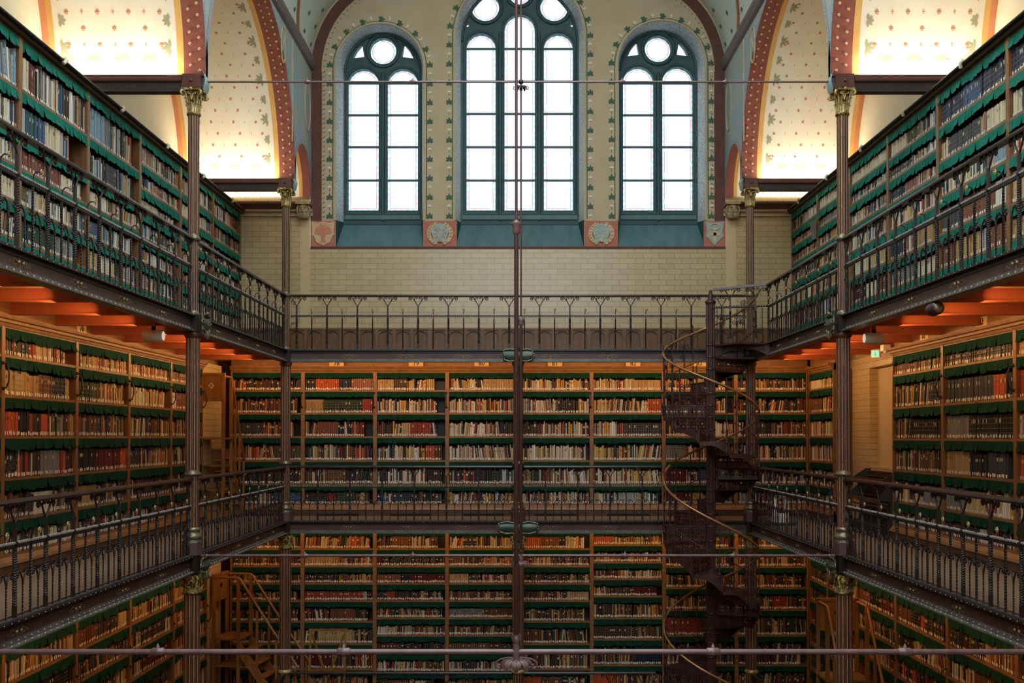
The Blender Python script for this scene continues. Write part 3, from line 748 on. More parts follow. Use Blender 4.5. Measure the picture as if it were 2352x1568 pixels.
# ------------------------------------------------------------------ railings
def spiral(cx, cz, r0, r1, a0, a1, n): return [(cx+(r0+(r1-r0)*i/n)*cos(a0+(a1-a0)*i/n), cz+(r0+(r1-r0)*i/n)*sin(a0+(a1-a0)*i/n)) for i in range(n+1)]
def twist(mb, z0, z1, a, turns, seg, m=0):
    vs = []
    for i in range(seg+1):
        t_ = i/seg; z = z0+(z1-z0)*t_; ph = turns*2*pi*t_
        for k in range(4): vs.append((a*.7071*cos(ph+k*pi/2+pi/4), a*.7071*sin(ph+k*pi/2+pi/4), z))
    mb.add(vs, [(i*4+k, i*4+(k+1) % 4, i*4+4+(k+1) % 4, i*4+4+k) for i in range(seg) for k in range(4)], m)
def post_mesh():
    q = MB(); q.box(-.014, .014, -.014, .014, 0, .09); twist(q, .09, .52, .027, 5, 44); q.box(-.012, .012, -.012, .012, .52, .735)
    for sg in (-1, 1):
        arm = [(0, .725), (.02, .75), (.05, .80), (.082, .85)]+spiral(.128, .846, .032, .006, pi*.78, -pi*1.9, 20)
        q.tube([(sg*x, 0, z) for x, z in arm], .009, 5, flat=.8)
        inn = [(.05, .80), (.06, .83), (.058, .86), (.045, .876)]+spiral(.028, .858, .019, .004, pi*.35, pi*2.2, 12)
        q.tube([(sg*x, 0, z) for x, z in inn], .0065, 5)
    q.tube([(0, -.02, .572), (0, .02, .572)], .017, 8)
    return q.mesh('railing_post', [M['iron']])
def hook_mesh():
    q = MB(); twist(q, 0, .5, .017, 5, 40); q.box(-.0075, .0075, -.0075, .0075, .5, .60)
    q.tube([(0, 0, .60), (0, -.006, .635), (0, -.03, .658), (0, -.062, .655)], .006, 5)
    q.tube([(x, -.07, z) for x, z in spiral(0, .655, .026, .006, -pi/2, pi*2.6, 20)], .006, 5, 1)
    q.ball((0, -.072, .655), .009, 6, 4, 1)
    return q.mesh('hooked_baluster', [M['iron'], M['gold']])
def short_mesh():
    q = MB(); twist(q, 0, .24, .011, 3, 20)
    for sg in (-1, 1):
        pts = [(0, .235), (.008, .28), (.03, .325), (.062, .345)]+spiral(.082, .318, .026, .007, pi*.55, -pi*1.75, 16)
        q.tube([(sg*x, 0, z) for x, z in pts], .0068, 5)
    return q.mesh('short_baluster', [M['iron']])
POST, HOOK, SHORT = post_mesh(), hook_mesh(), short_mesh()
def railing(a, b, n, lab, off, step=.51, shorts=True, H=.93):
    """off: distance of the first forked post from a"""
    a = Vector(a); b = Vector(b); L_ = (b-a).length; dx = (b-a).normalized(); n = Vector(n)
    e = thing('iron_railing', lab, 'railing', a, atan2(dx.y, dx.x))
    oy = 1 if Vector((-dx.y, dx.x, 0)).dot(n) > 0 else -1
    q = MB(); q.sweep([(-.03, H-.042), (.03, H-.042), (.034, H-.025), (.026, H-.006), (.012, H), (-.012, H), (-.026, H-.006), (-.034, H-.025)], (0, 0, 0), (L_, 0, 0), 0, (0, 1, 0)); o = q.build('handrail', [M['iron_top']], e); fixnormals(o)
    q = MB(); q.box(0, L_, -.03, .02, 0, .012); q.build('bottom_rail', [M['greyrail']], e)
    q = MB(); q.box(0, L_, -.007, .007, .562, .582); k = int(L_/.034)
    for i in range(k):
        x = .017+i*.034
        q.tube([(x, -.013, .588), (x, .013, .588)], .0115, 6, 1); q.tube([(x, -.011, .557), (x, .011, .557)], .009, 6, 0)  # pale upper row paints the rail as lit from above
    q.build('beaded_rail', [M['iron'], M['steel']], e)
    x = off-step
    while x < L_:
        for (dx_, me, nm) in ((0, POST, 'forked_post'), (step/4, SHORT, 'short_baluster'), (step/2, HOOK, 'hooked_baluster'), (step*3/4, SHORT, 'short_baluster')):
            xx = x+dx_
            if xx < .03 or xx > L_-.03 or (me is SHORT and not shorts): continue
            put(nm, me, e, (xx, 0, .012), (0, 0, 0 if oy < 0 else pi))
        x += step
    for xx in (0.0, L_):     # wall scroll at the column
        sg = 1 if xx == 0 else -1; q = MB()
        q.tube([(xx+sg*u, 0, v) for u, v in ([(0.0, .80), (.02, .83), (.05, .82)]+spiral(.05, .78, .035, .006, pi/2, -pi*1.6, 14))], .006, 5)
        q.tube([(xx+sg*u, 0, v) for u, v in ([(0.0, .40), (.02, .44)]+spiral(.045, .44, .028, .006, pi*.9, -pi*1.3, 12))], .005, 5)
        q.build('end_scroll', [M['iron']], e)
    return e
for s in (-1, 1):
    for lv, z in (('upper', ZU), ('middle', ZM)):
        railing((s*CX, 5.6, z), (s*CX, YM-.07, z), (-s, 0, 0), 'wrought-iron railing of the %s %s gallery, nearest stretch in front of the bookcases' % (lv, SIDE[s]), .64)
        y1 = YF-.08 if not (s == 1 and lv == 'upper') else 15.62
        railing((s*CX, YM+.07, z), (s*CX, y1, z), (-s, 0, 0), 'wrought-iron railing of the %s %s gallery between the near and far columns' % (lv, SIDE[s]), .44)
    railing((s*CX, 14.8, ZL), (s*CX, YF-.08, ZL), (-s, 0, 0), 'wrought-iron railing of the lowest %s gallery at the bottom edge' % SIDE[s], .3)
railing((-CX+.08, YF, ZU), (CX-.08, YF, ZU), (0, -1, 0), 'long wrought-iron railing of the upper gallery along the tiled window wall', .61, shorts=False)
railing((-CX+.08, YF, ZM), (-.1, YF, ZM), (0, -1, 0), 'wrought-iron railing of the middle back gallery, left of the middle column', .46, .54)
railing((.1, YF, ZM), (2.42, YF, ZM), (0, -1, 0), 'wrought-iron railing of the middle back gallery, from middle column to the stair', .36, .54)
railing((-CX+.08, YF, ZL), (-.1, YF, ZL), (0, -1, 0), 'wrought-iron railing of the lowest back gallery, left of the middle column', .46, .54)
railing((.1, YF, ZL), (2.3, YF, ZL), (0, -1, 0), 'wrought-iron railing of the lowest back gallery, right of the middle column', .36, .54)

# ------------------------------------------------------------------ columns
def fluted(R, z0, z1, n=12, m=0):
    q = MB(); ring = []
    for k in range(n):
        a = 2*pi*k/n; w = 2*pi/n
        for (da, rr) in ((0, 1.0), (.16, 1.0), (.38, .90), (.78, .90)): ring.append((a+da*w, R*rr))
    kk = len(ring); vs = [(r*cos(a), r*sin(a), z) for z in (z0, z1) for a, r in ring]
    for i in range(kk): q.add([vs[i], vs[(i+1) % kk], vs[kk+(i+1) % kk], vs[kk+i]], [(0, 1, 2, 3)], 1 if i % 4 == 0 else 0)
    return q
def capital(z0, z1, R0, R1, leaves=8):
    q = MB(); H = z1-z0
    q.lathe([(R0*1.0, 0), (R0*1.22, .012), (R0*1.22, .03), (R0*1.0, .035), (R0*1.02, H*.45), (R0*1.25, H*.75), (R1*.82, H*.88)], (0, 0, z0), 20)
    for tier, (h0, h1, w, out) in enumerate(((.04, .55, .42, .35), (.2, .8, .40, .5))):
        for k in range(leaves):
            a = 2*pi*(k+.5*tier)/leaves
            def fn(u, v):
                zz = z0+H*(h0+(h1-h0)*(v if v < .85 else .85-(v-.85)*.8)); r = R0*(1.06+.12*v+out*max(0, v-.45)**1.6*2.2)
                aa = a+(u-.5)*w*(1-.75*v*v)*1.7; r -= abs(u-.5)*R0*.12
                return (r*cos(aa), r*sin(aa), zz)
            q.grid(fn, 4, 7, 1 if tier == 0 else 0)
            q.tube([Vector(fn(.5, v/5))*1.0+Vector((cos(a)*.003, sin(a)*.003, 0)) for v in range(6)], .005, 4, 1)
    for k in range(4):
        a = pi/4+k*pi/2; d = Vector((cos(a), sin(a), 0)); c = Vector((0, 0, z0+H*.78))
        pts = [d*R0*1.1+Vector((0, 0, z0+H*.45)), d*(R0*1.4)+Vector((0, 0, z0+H*.68))]
        cr = R1*.30; cc = d*(R1*1.12); 
        for u, v in spiral(0, 0, cr, cr*.2, pi*.75, -pi*1.6, 16): pts.append(cc+d*u+Vector((0, 0, z0+H*.80+v)))
        q.tube(pts, [.012+.003*(i > 2) for i in range(len(pts))], 6, 1)
        side = Vector((-d.y, d.x, 0)); q.tube([cc-side*.02+Vector((0, 0, z0+H*.8)), cc+side*.02+Vector((0, 0, z0+H*.8))], cr*.45, 8)
        a2 = k*pi/2; d2 = Vector((cos(a2), sin(a2), 0))
        for sg in (-1, 1):
            s2 = Vector((-d2.y, d2.x, 0))*sg
            q.tube([d2*(R0*1.25)+s2*u+Vector((0, 0, z0+H*.55+v)) for u, v in [(0, 0), (.01, .05)]+[(x+.02, z+.08) for x, z in spiral(.012, 0, .022, .005, pi*.8, -pi*1.2, 10)]], .006, 5, 1)
        q.ball(d2*R1*.95+Vector((0, 0, z1-.02)), .022, 8, 4, 1)
    pl = []
    for k in range(4):
        a = pi/4+k*pi/2; b_ = a+pi/2
        c0 = Vector((cos(a), sin(a)))*R1*1.32; c1 = Vector((cos(b_), sin(b_)))*R1*1.32
        for t_ in (0, .15, .35, .5, .65, .85):
            p = c0.lerp(c1, t_); p *= 1-.16*sin(pi*t_); pl.append((p.x, p.y))
    q.plate(pl, [], lambda p: (p[0], p[1], z1), lambda p: (p[0], p[1], z1-.028), 0)
    return q
FL = [M['column'], M['gold']]
def cartouche(name_txt, loc, rotz, w, h, lab):
    e = thing('name_plate', lab, 'plate', loc, rotz)
    # local: faces -y
    n = 14
    q = MB()
    def fn(u, v):
        x = (u-.5)*w*(1+.14*(v-.5)**2*4); z = (v-.5)*h; y = -.03*(1-abs(2*v-1)**2)-.01
        return (x, y, z)
    q.grid(fn, 8, 8); o = q.build('panel', [M['tealplate']], e)
    q = MB()
    for sg in (-1, 1):
        q.tube([(sg*w*.5+.0*sg, -.02, z) for z in (-h*.5, -h*.2, h*.2, h*.5)], .014, 6)
        q.tube([(sg*(w*.5+.01)+sg*x, -.03, z) for x, z in spiral(.012, .0, .04, .01, pi, -pi*1.2, 14)], .010, 6)
        q.tube([(sg*x, -.03, h*.5+z) for x, z in ((w*.5, 0), (w*.3, .02), (w*.1, .0), (0, .035))], .014, 6)
        q.tube([(sg*x, -.03, -h*.5-z) for x, z in ((w*.5, -.01), (w*.32, .018), (w*.14, .008), (.05, .05), (.02, .085))], .016, 6)
        q.ball((sg*(w*.5+.012), -.045, 0), .013, 8, 4)
    q.tube([(0, -.04, -h*.5-.03), (0, -.055, -h*.5-.075), (0, -.03, -h*.5-.11)], [.03, .026, .012], 7)
    q.ball((0, -.04, h*.5+.03), .028, 8, 5)
    q.build('scroll_frame', [M['brass']], e)
    lettering('lettering', name_txt, h*.42, M['brass'], (0, -.048, 0), (pi/2, 0, 0), e, .002, .15, min(1, w*.9/(len(name_txt)*h*.24)))
    return e
def column(x, y, which, lab):
    e = thing('iron_column', lab, 'column', (x, y, 0))
    if which == 'upper':
        fluted(.067, 2.42, 3.86).build('shaft', FL, e); fluted(.061, ZU+.02, 2.36).build('lower_shaft', FL, e)
        q = MB(); q.lathe([(.062, 2.34), (.083, 2.36), (.088, 2.375), (.083, 2.39), (.07, 2.40), (.067, 2.43)], n=24); q.build('collar', [M['brass']], e)
        q = MB(); q.lathe([(.075, ZU), (.078, ZU+.02), (.062, ZU+.05)], n=24); q.build('base', [M['brass']], e)
        capital(3.85, 4.17, .068, .125).build('capital', [M['gold_dark'], M['gold']], e)
        q = MB(); q.box(-.11, .11, -.11, .11, 4.172, 4.33); o = q.build('top_block', [M['beam']], e)
        sx = 1 if x < 0 else -1
        q = MB(); q.ball((0, -.112, 4.25), .022, 8, 4); q.build('bolt', [M['beam']], e)
        q = MB()
        def fn(u, v): return (sx*(.115+.035*sin(pi*v)+.02*(1-v)), (u-.5)*.2*(1-.2*v), 4.15+.25*v)
        q.grid(fn, 5, 6)
        for k in range(3): q.tube([(sx*(.14), (k-1)*.06, 4.2), (sx*.165, (k-1)*.07, 4.27), (sx*.14, (k-1)*.05, 4.34)], .012, 5)
        q.build('acanthus_boss', [M['shieldblue']], e)
    elif which == 'middle':
        R = .083
        fluted(R, -.42, 1.2).build('shaft', FL, e)
        q = MB(); q.lathe([(R, 1.18), (R*1.15, 1.2), (R*1.3, 1.225), (R*1.15, 1.25)], n=24); q.build('neck', [M['column']], e)
        q = MB(); q.lathe([(.074, -.47), (.1, -.455), (.102, -.44), (.088, -.425), (.083, -.40)], n=24); q.build('collar', [M['brass']], e)
        fluted(.073, -1.12, -.46).build('lower_shaft', FL, e)
        q = MB(); q.lathe([(.075, -1.08), (.09, -1.095), (.094, -1.11), (.082, -1.125), (.082, -1.15), (.108, -1.165), (.118, -1.19), (.112, -1.215), (.1, -1.225), (.11, -1.24)], n=24); q.build('base', [M['brass']], e)
        q = MB(); q.lathe([(.122, -1.41), (.122, -1.26), (.108, -1.235)], n=8, smooth=False); q.build('pedestal', [M['purple']], e)
    else:
        R = .097
        capital(-1.88, -1.64, R*.96, .105).build('capital', [M['gold_dark'], M['gold']], e)
        fluted(R, -3.9, -1.88).build('shaft', FL, e)
        q = MB(); q.lathe([(R*.9, -3.95), (R*1.18, -3.93), (R*1.2, -3.91), (R, -3.88)], n=24); q.build('collar', [M['gold']], e)
        fluted(R*.9, ZL+.2, -3.92).build('lower_shaft', FL, e)
        q = MB(); q.lathe([(.13, ZL), (.13, ZL+.16), (.12, ZL+.2), (.1, ZL+.22)], n=8, smooth=False); q.build('pedestal', [M['purple']], e)
    if which != 'upper':
        zt = ZU if which == 'middle' else ZM
        q = MB(); q.box(-.085, .085, -.085, .085, zt-GH, zt); q.build('girder_block', [M['iron']], e)
for s in (-1, 1):
    for y, w in ((YM, 'nearer'), (YF, 'far')):
        for st_, d in (('upper', 'fluted oxblood column with gilt leaf capital on the upper gallery, %s %s one'), ('middle', 'fluted oxblood column on a purple pedestal, middle gallery, %s %s one'), ('lower', 'thick fluted column with gilt capital below the middle gallery, %s %s one')):
            column(s*CX, y, st_, d % (w, SIDE[s]))
column(0, YF, 'middle', 'fluted oxblood column in the middle of the back gallery, middle storey')
column(0, YF, 'lower', 'thick fluted column in the middle of the back gallery, lower storey')
cartouche('Sculpt', (-CX+.13, YM, 1.36), pi/2, .24, .17, 'green scrolled name plate on the nearer left column at upper gallery level')
cartouche('Antonio', (-CX+.13, YM, -1.53), pi/2, .27, .15, 'green scrolled name plate on the nearer left column at middle gallery level')
cartouche('Schilders', (CX-.13, YM, 1.36), -pi/2, .24, .17, 'green scrolled name plate on the nearer right column at upper gallery level')
cartouche('Mantua', (CX-.13, YM, -1.53), -pi/2, .27, .15, 'green scrolled name plate on the nearer right column at middle gallery level')
cartouche('Schilderkunst', (0, YF-.11, 1.36), 0, .46, .17, 'wide green scrolled name plate at the middle of the upper back girder')
cartouche('Bouwkunst', (0, YF-.11, -1.51), 0, .60, .16, 'wide green scrolled name plate at the middle of the middle back girder')

# ------------------------------------------------------------------ tie rods and hanging rods
def tierod(y, z, r, x0, x1, knobs, lab, kr):
    e = thing('tie_rod', lab, 'rod', (0, y, z))
    q = MB(); q.tube([(x0, 0, 0), (x1, 0, 0)], r, 10); q.build('rod', [M['rod']], e)
    for x in knobs:
        q = MB(); q.lathe([(r, -kr*1.3), (r*1.5, -kr*.9), (kr*.75, -kr*.35), (kr, 0), (kr*.75, kr*.35), (r*1.5, kr*.9), (r, kr*1.3)], (x, 0, 0), 10, axis='x')
        for k in range(4):
            a = k*pi/2; q.lathe([(kr*.45, 0), (kr*.3, kr*.5), (.001, kr*.9)], (x, cos(a)*0, kr*.7), 6) if k == 0 else None
        q.build('knob', [M['rod']], e)
tierod(YM, 4.27, .0125, -CX+.12, CX-.12, (-2.54, -1.27, 1.25, 2.5), 'thin mauve tie rod crossing the windows between the column capitals', .03)
tierod(YM, -1.42, .0155, -CX+.1, CX-.1, (-2.55, -1.26, 1.28, 2.58), 'mauve tie rod crossing at middle gallery level between the nearer columns', .033)
tierod(YN, -1.455, .0195, -CX, CX, (-2.44, -1.18, 1.32, 2.62), 'thick mauve tie rod nearest the camera, crossing low over the shelves', .036)
def rosette(mb, z, R, n=8, m=0):
    for k in range(n):
        a = 2*pi*k/n
        def fn(u, v):
            r = R*(.12+.8*sin(v*pi*.62)); zz = z-R*.62*v**1.5+R*.1*sin(v*pi); aa = a+(u-.5)*(.75)*sin(pi*(.18+.72*v)); r -= abs(u-.5)*R*.1
            return (r*cos(aa), r*sin(aa), zz)
        mb.grid(fn, 4, 8, m)
        mb.tube([Vector(fn(.5, v/7)) for v in range(8)], R*.055, 5, m)
    for a in (0, pi):
        d = Vector((cos(a), 0, 0)); mb.tube([d*(R*x)+Vector((0, 0, z+R*zz)) for x, zz in [(.1, 0), (.55, .05), (.95, -.05), (1.2, -.22)]+[(x_+1.02, z_-.42) for x_, z_ in spiral(0, 0, .22, .05, pi*.2, -pi*1.5, 12)]], R*.06, 6, m)
e = thing('hanging_rod', 'nearer vertical mauve suspension rod hanging at the centre with leaf pendant', 'rod', (-.012, YN, 0))
q = MB(); q.tube([(0, 0, 9.4), (0, 0, 1.47)], .0105, 10); q.build('upper_rod', [M['column']], e)
q = MB(); q.tube([(0, 0, 1.45), (0, 0, -1.40)], .0155, 12); q.build('lower_tube', [M['stairiron']], e)
q = MB(); q.lathe([(.02, 1.38), (.028, 1.40), (.024, 1.42), (.034, 1.445), (.036, 1.455), (.012, 1.475)], n=14); q.build('joint_collar', [M['rod']], e)
q = MB(); q.lathe([(.02, -1.40), (.03, -1.37), (.024, -1.36), (.02, -1.34)], n=12)
for sg in (-1, 1): q.tube([(sg*.018, -.02, -1.38), (sg*.028, -.03, -1.355), (sg*.02, -.03, -1.33)], .008, 5)
q.lathe([(.022, -1.52), (.026, -1.47), (.022, -1.41), (.02, -1.40)], n=12)
q.build('clasp', [M['rod']], e)
q = MB(); rosette(q, -1.50, .115); q.build('leaf_pendant', [M['rod']], e)
e = thing('hanging_rod', 'farther vertical suspension rod at the centre, ending in a small leaf pendant', 'rod', (.035, YM, 0))
q = MB(); q.tube([(0, 0, 9.4), (0, 0, 1.42)], .011, 10); q.build('upper_rod', [M['column']], e)
q = MB(); q.tube([(0, 0, 1.42), (0, 0, -1.40)], .019, 12); q.build('lower_tube', [M['stairiron']], e)
q = MB(); q.lathe([(.022, 1.33), (.034, 1.36), (.03, 1.38), (.044, 1.405), (.012, 1.44)], n=14); q.build('joint_collar', [M['rod']], e)
q = MB(); q.ball((0, 0, 4.27), .032, 10, 6); rosette(q, 4.22, .075); q.build('upper_rosette', [M['iron']], e)
q = MB(); q.ball((0, 0, -1.36), .022, 8, 5); q.lathe([(.022, -1.5), (.026, -1.45), (.022, -1.40)], n=12); rosette(q, -1.49, .088); q.build('leaf_pendant', [M['rod']], e)
# ------------------------------------------------------------------ spiral staircase
SX, SY, SR, RN = 3.06, 15.9, .74, .072
stair = thing('spiral_staircase', 'dark cast-iron spiral staircase winding through all galleries by the far right column', 'staircase', (SX, SY, 0))
T0 = -35.0; STEPS = 15; DT = 527.0/STEPS
def zth(t):
    return ZU-(t-T0)/527*2.87 if t <= T0+527 else ZM-(t-T0-527)/527*3.44
def step_mesh(rise):
    q = MB(); n = 6; w = radians(DT)
    def pol(r, a, z): return (r*cos(a), r*sin(a), z)
    # tread (ribbed)
    out = [pol(SR, w*i/n, 0)[:2] for i in range(n+1)]; inn = [pol(RN, w*i/2, 0)[:2] for i in (2, 1, 0)]
    q.plate(out+inn, [], lambda p: (p[0], p[1], 0), lambda p: (p[0], p[1], -.022), 0)
    for k in range(9):
        r = .14+k*.07; q.tube([pol(r, w*i/4, .002) for i in range(5)], .006, 4, 0)
    q.bar(pol(RN, w, -.004), pol(SR+.015, w, -.004), .03, .02)
    # riser under the lower edge of the tread
    a = w-.01; ux = Vector((cos(a), sin(a), 0))
    for z, hh in ((-.04, .045), (-rise+.018, .035)): q.bar(ux*RN+Vector((0, 0, z)), ux*SR+Vector((0, 0, z)), .012, hh)
    for r in (RN+.02, .30, .5, SR-.015): q.bar(ux*r+Vector((0, 0, -rise)), ux*r+Vector((0, 0, -.02)), .045, .012)
    def R3(r, z): v = ux*r; return (v.x, v.y, z)
    for r0 in (.135, .235, .35, .45, .555, .655):
        h = rise-.06; c = -.03-h/2
        for sg in (-1, 1):
            for sz in (-1, 1):
                q.tube([R3(r0+sg*(.012+x), c+sz*(.02+z)) for x, z in spiral(.012, .012, .024, .004, -pi*.75, pi*1.4, 9)], .0085, 4)
        q.tube([R3(r0-.045, c-h/2), R3(r0+.045, c+h/2)], .009, 4); q.tube([R3(r0+.045, c-h/2), R3(r0-.045, c+h/2)], .009, 4)
        q.tube([R3(r0, c-h/2), R3(r0, c+h/2)], .009, 4)
    # outer string plate, deep at the lower end
    vs = []; m_ = 8
    for i in range(m_+1):
        t_ = i/m_; d = .035+(rise-.03)*max(0, (t_-.35)/.65)**1.6
        for rr in (SR+.012, SR-.004): vs += [pol(rr, w*t_, -.01), pol(rr, w*t_, -.02-d)]
    fs = []
    for i in range(m_):
        b_ = i*4; fs += [(b_, b_+4, b_+5, b_+1), (b_+2, b_+3, b_+7, b_+6), (b_+1, b_+5, b_+7, b_+3), (b_, b_+2, b_+6, b_+4)]
    q.add(vs, fs, 0)
    # baluster foot
    p = pol(SR+.005, w-.06, 0)
    q.lathe([(.018, -rise*.9), (.02, -rise*.5), (.012, -.04), (.024, -.02), (.026, .0), (.014, .02), (.022, .035), (.012, .05)], p, 8)
    return q.mesh('stair_tread', [M['stairiron']])
def bal_mesh():
    q = MB(); q.tube([(0, 0, 0), (0, 0, .97)], .0085, 6)
    for zc, sg in ((.80, 1), (.80, -1), (.62, 1), (.15, 1), (.15, -1)):
        q.tube([(sg*x, 0, zc+z) for x, z in [(0, -.08), (.02, -.03)]+spiral(.055, 0, .042, .01, pi, -pi*1.3, 12)], .006, 4)
    q.ball((0, 0, .5), .016, 6, 4)
    return q.mesh('stair_baluster', [M['stairiron']])
sm1, sm2, bm_ = step_mesh(2.87/STEPS), step_mesh(3.44/STEPS), bal_mesh()
for k in range(1, 2*STEPS):
    t = T0+k*DT; z = zth(t+1)-.0
    if z < ZL+.1: break
    put('stair_tread', sm1 if k < STEPS else sm2, stair, (0, 0, z), (0, 0, radians(t)))
    for u in (.25, .9):
        a = radians(t+DT*u); put('stair_baluster', bm_, stair, (SR*cos(a), SR*sin(a), z), (0, 0, a+pi/2))
q = MB(); q.tube([(SR*1.01*cos(radians(t)), SR*1.01*sin(radians(t)), zth(t)+1.0) for t in range(-2, 485, 6)], .019, 8); q.build('handrail', [M['brasswood']], stair)
q = MB(); q.tube([(SR*1.01*cos(radians(t)), SR*1.01*sin(radians(t)), zth(t)+1.0) for t in range(500, 1020, 6)], .019, 8); q.build('handrail', [M['brasswood']], stair)
q = MB(); q.tube([(SR*cos(radians(t)), SR*sin(radians(t)), zth(t)+.5) for t in range(0, 1020, 8)], .007, 5); q.build('middle_rail', [M['stairiron']], stair)
nw = fluted(RN, ZL, 2.12, 14); q = nw
z = 2.12
for k in range(2*STEPS):
    zz = zth(T0+k*DT+1); q.lathe([(RN*1.03, -.012), (RN*1.16, 0), (RN*1.03, .012)], (0, 0, zz), 20)
q.build('newel', [M['stairiron'], M['stairiron']], stair)
q = MB(); q.lathe([(RN*1.0, 2.10), (RN*1.18, 2.13), (RN*1.2, 2.15), (RN*.9, 2.17), (RN*.55, 2.20), (RN*.75, 2.235), (RN*.5, 2.27), (RN*.3, 2.29), (RN*.45, 2.31), (.001, 2.345)], n=20); q.build('finial', [M['stairiron']], stair)
# landing from the newel to the upper right gallery
q = MB(); rim = [(RN*.5, -.05), (.30, -.52), (.80, -.42), (.84, .35), (.62, .62), (.1, .1)]
q.plate(rim, [], lambda p: (p[0], p[1], ZU-.005), lambda p: (p[0], p[1], ZU-.03)); o = q.build('landing', [M['stairiron']], stair)
q = MB()
pts = [Vector((RN, -.02, 0)), Vector((.84, -.42, 0))]
n = 14; vs = []
for i in range(n+1):
    t_ = i/n; p = pts[0].lerp(pts[1], t_); d = .03+.13*(2*t_-1)**2
    vs += [(p.x, p.y, ZU-.02), (p.x, p.y, ZU-.05-d), (p.x+.01, p.y+.02, ZU-.02), (p.x+.01, p.y+.02, ZU-.05-d)]
q.add(vs, [f for i in range(n) for f in ((i*4, i*4+4, i*4+5, i*4+1), (i*4+2, i*4+3, i*4+7, i*4+6), (i*4+1, i*4+5, i*4+7, i*4+3))])
q.tube([(vs[i*4+1][0], vs[i*4+1][1]-.005, vs[i*4+1][2]) for i in range(n+1)], .008, 5)
for t_ in (.15, .5, .85):
    p = pts[0].lerp(pts[1], t_); q.lathe([(.02, -.09), (.012, -.05), (.022, -.02), (.012, 0), (.024, .02)], (p.x, p.y-.02, ZU), 8)
q.build('landing_bracket', [M['stairiron']], stair)
e = thing('iron_railing', 'short wrought-iron guard from the spiral stair newel to the upper right gallery', 'railing', (0, 0, 0))
A = Vector((SX+.02, SY-.08, 0)); B = Vector((CX, 15.62, 0)); dv = B-A
q = MB(); q.bar(A+Vector((0, 0, 2.325)), B+Vector((0, 0, 2.385)), .055, .035); q.build('handrail', [M['iron_top']], e)
q = MB(); q.tube([A+Vector((0, 0, 2.04)), B+Vector((0, 0, 2.04))], .012, 6)
for i in range(22): q.ball(A.lerp(B, (i+.5)/22)+Vector((0, 0, 2.055)), .012, 6, 3)
q.build('beaded_rail', [M['iron']], e)
for t_ in (.32, .78): put('forked_post', POST, e, A.lerp(B, t_)+Vector((0, 0, ZU)), (0, 0, atan2(dv.y, dv.x)))
for t_ in (.08, .2, .44, .55, .66, .9):
    q = MB(); p = A.lerp(B, t_); q.tube([p+Vector((0, 0, ZU)), p+Vector((0, 0, 2.02))], .006, 5); q.build('baluster', [M['iron']], e)
for t_ in (.2, .5):
    p = A.lerp(B, t_); q = MB(); d = dv.normalized()
    for sg in (-1, 1): q.tube([p+d*(sg*x)+Vector((0, 0, 1.88+z)) for x, z in [(0, -.12)]+spiral(.06, 0, .045, .01, pi, -pi*1.2, 12)], .006, 5)
    q.build('scroll', [M['iron']], e)

# ------------------------------------------------------------------ bookcases
ROT = {'L': pi/2, 'R': -pi/2, 'B': 0.0}
SHELVES = []      # (world matrix, width, shelf z, clear height, style, case label, shelf number, level)
ORD = ['top', 'second', 'third', 'fourth', 'fifth', 'sixth', 'seventh', 'eighth']
VR = random.Random(5)
def valance_mb(x0, x1, zt, h, wild=1.0, seed=None):
    q = MB(); x = x0
    while x < x1-.01:
        w = min(VR.uniform(.05, .13), x1-x)
        if x1-(x+w) < .03: w = x1-x
        lean = VR.uniform(-.005, .022)*wild; hh = h*VR.uniform(.88, 1.08); sk = VR.uniform(-.012, .018)*wild; cv = VR.uniform(-.01, .014)*wild
        def fn(u, v):
            z = zt-hh*v*(1-.10*abs(2*u-1)**2.5*v); 
            return (x+w*u*.985+sk*v*v, -.006-lean*v*v-cv*sin(pi*u)*v, z)
        q.grid(fn, 4, 4); x += w
    return q
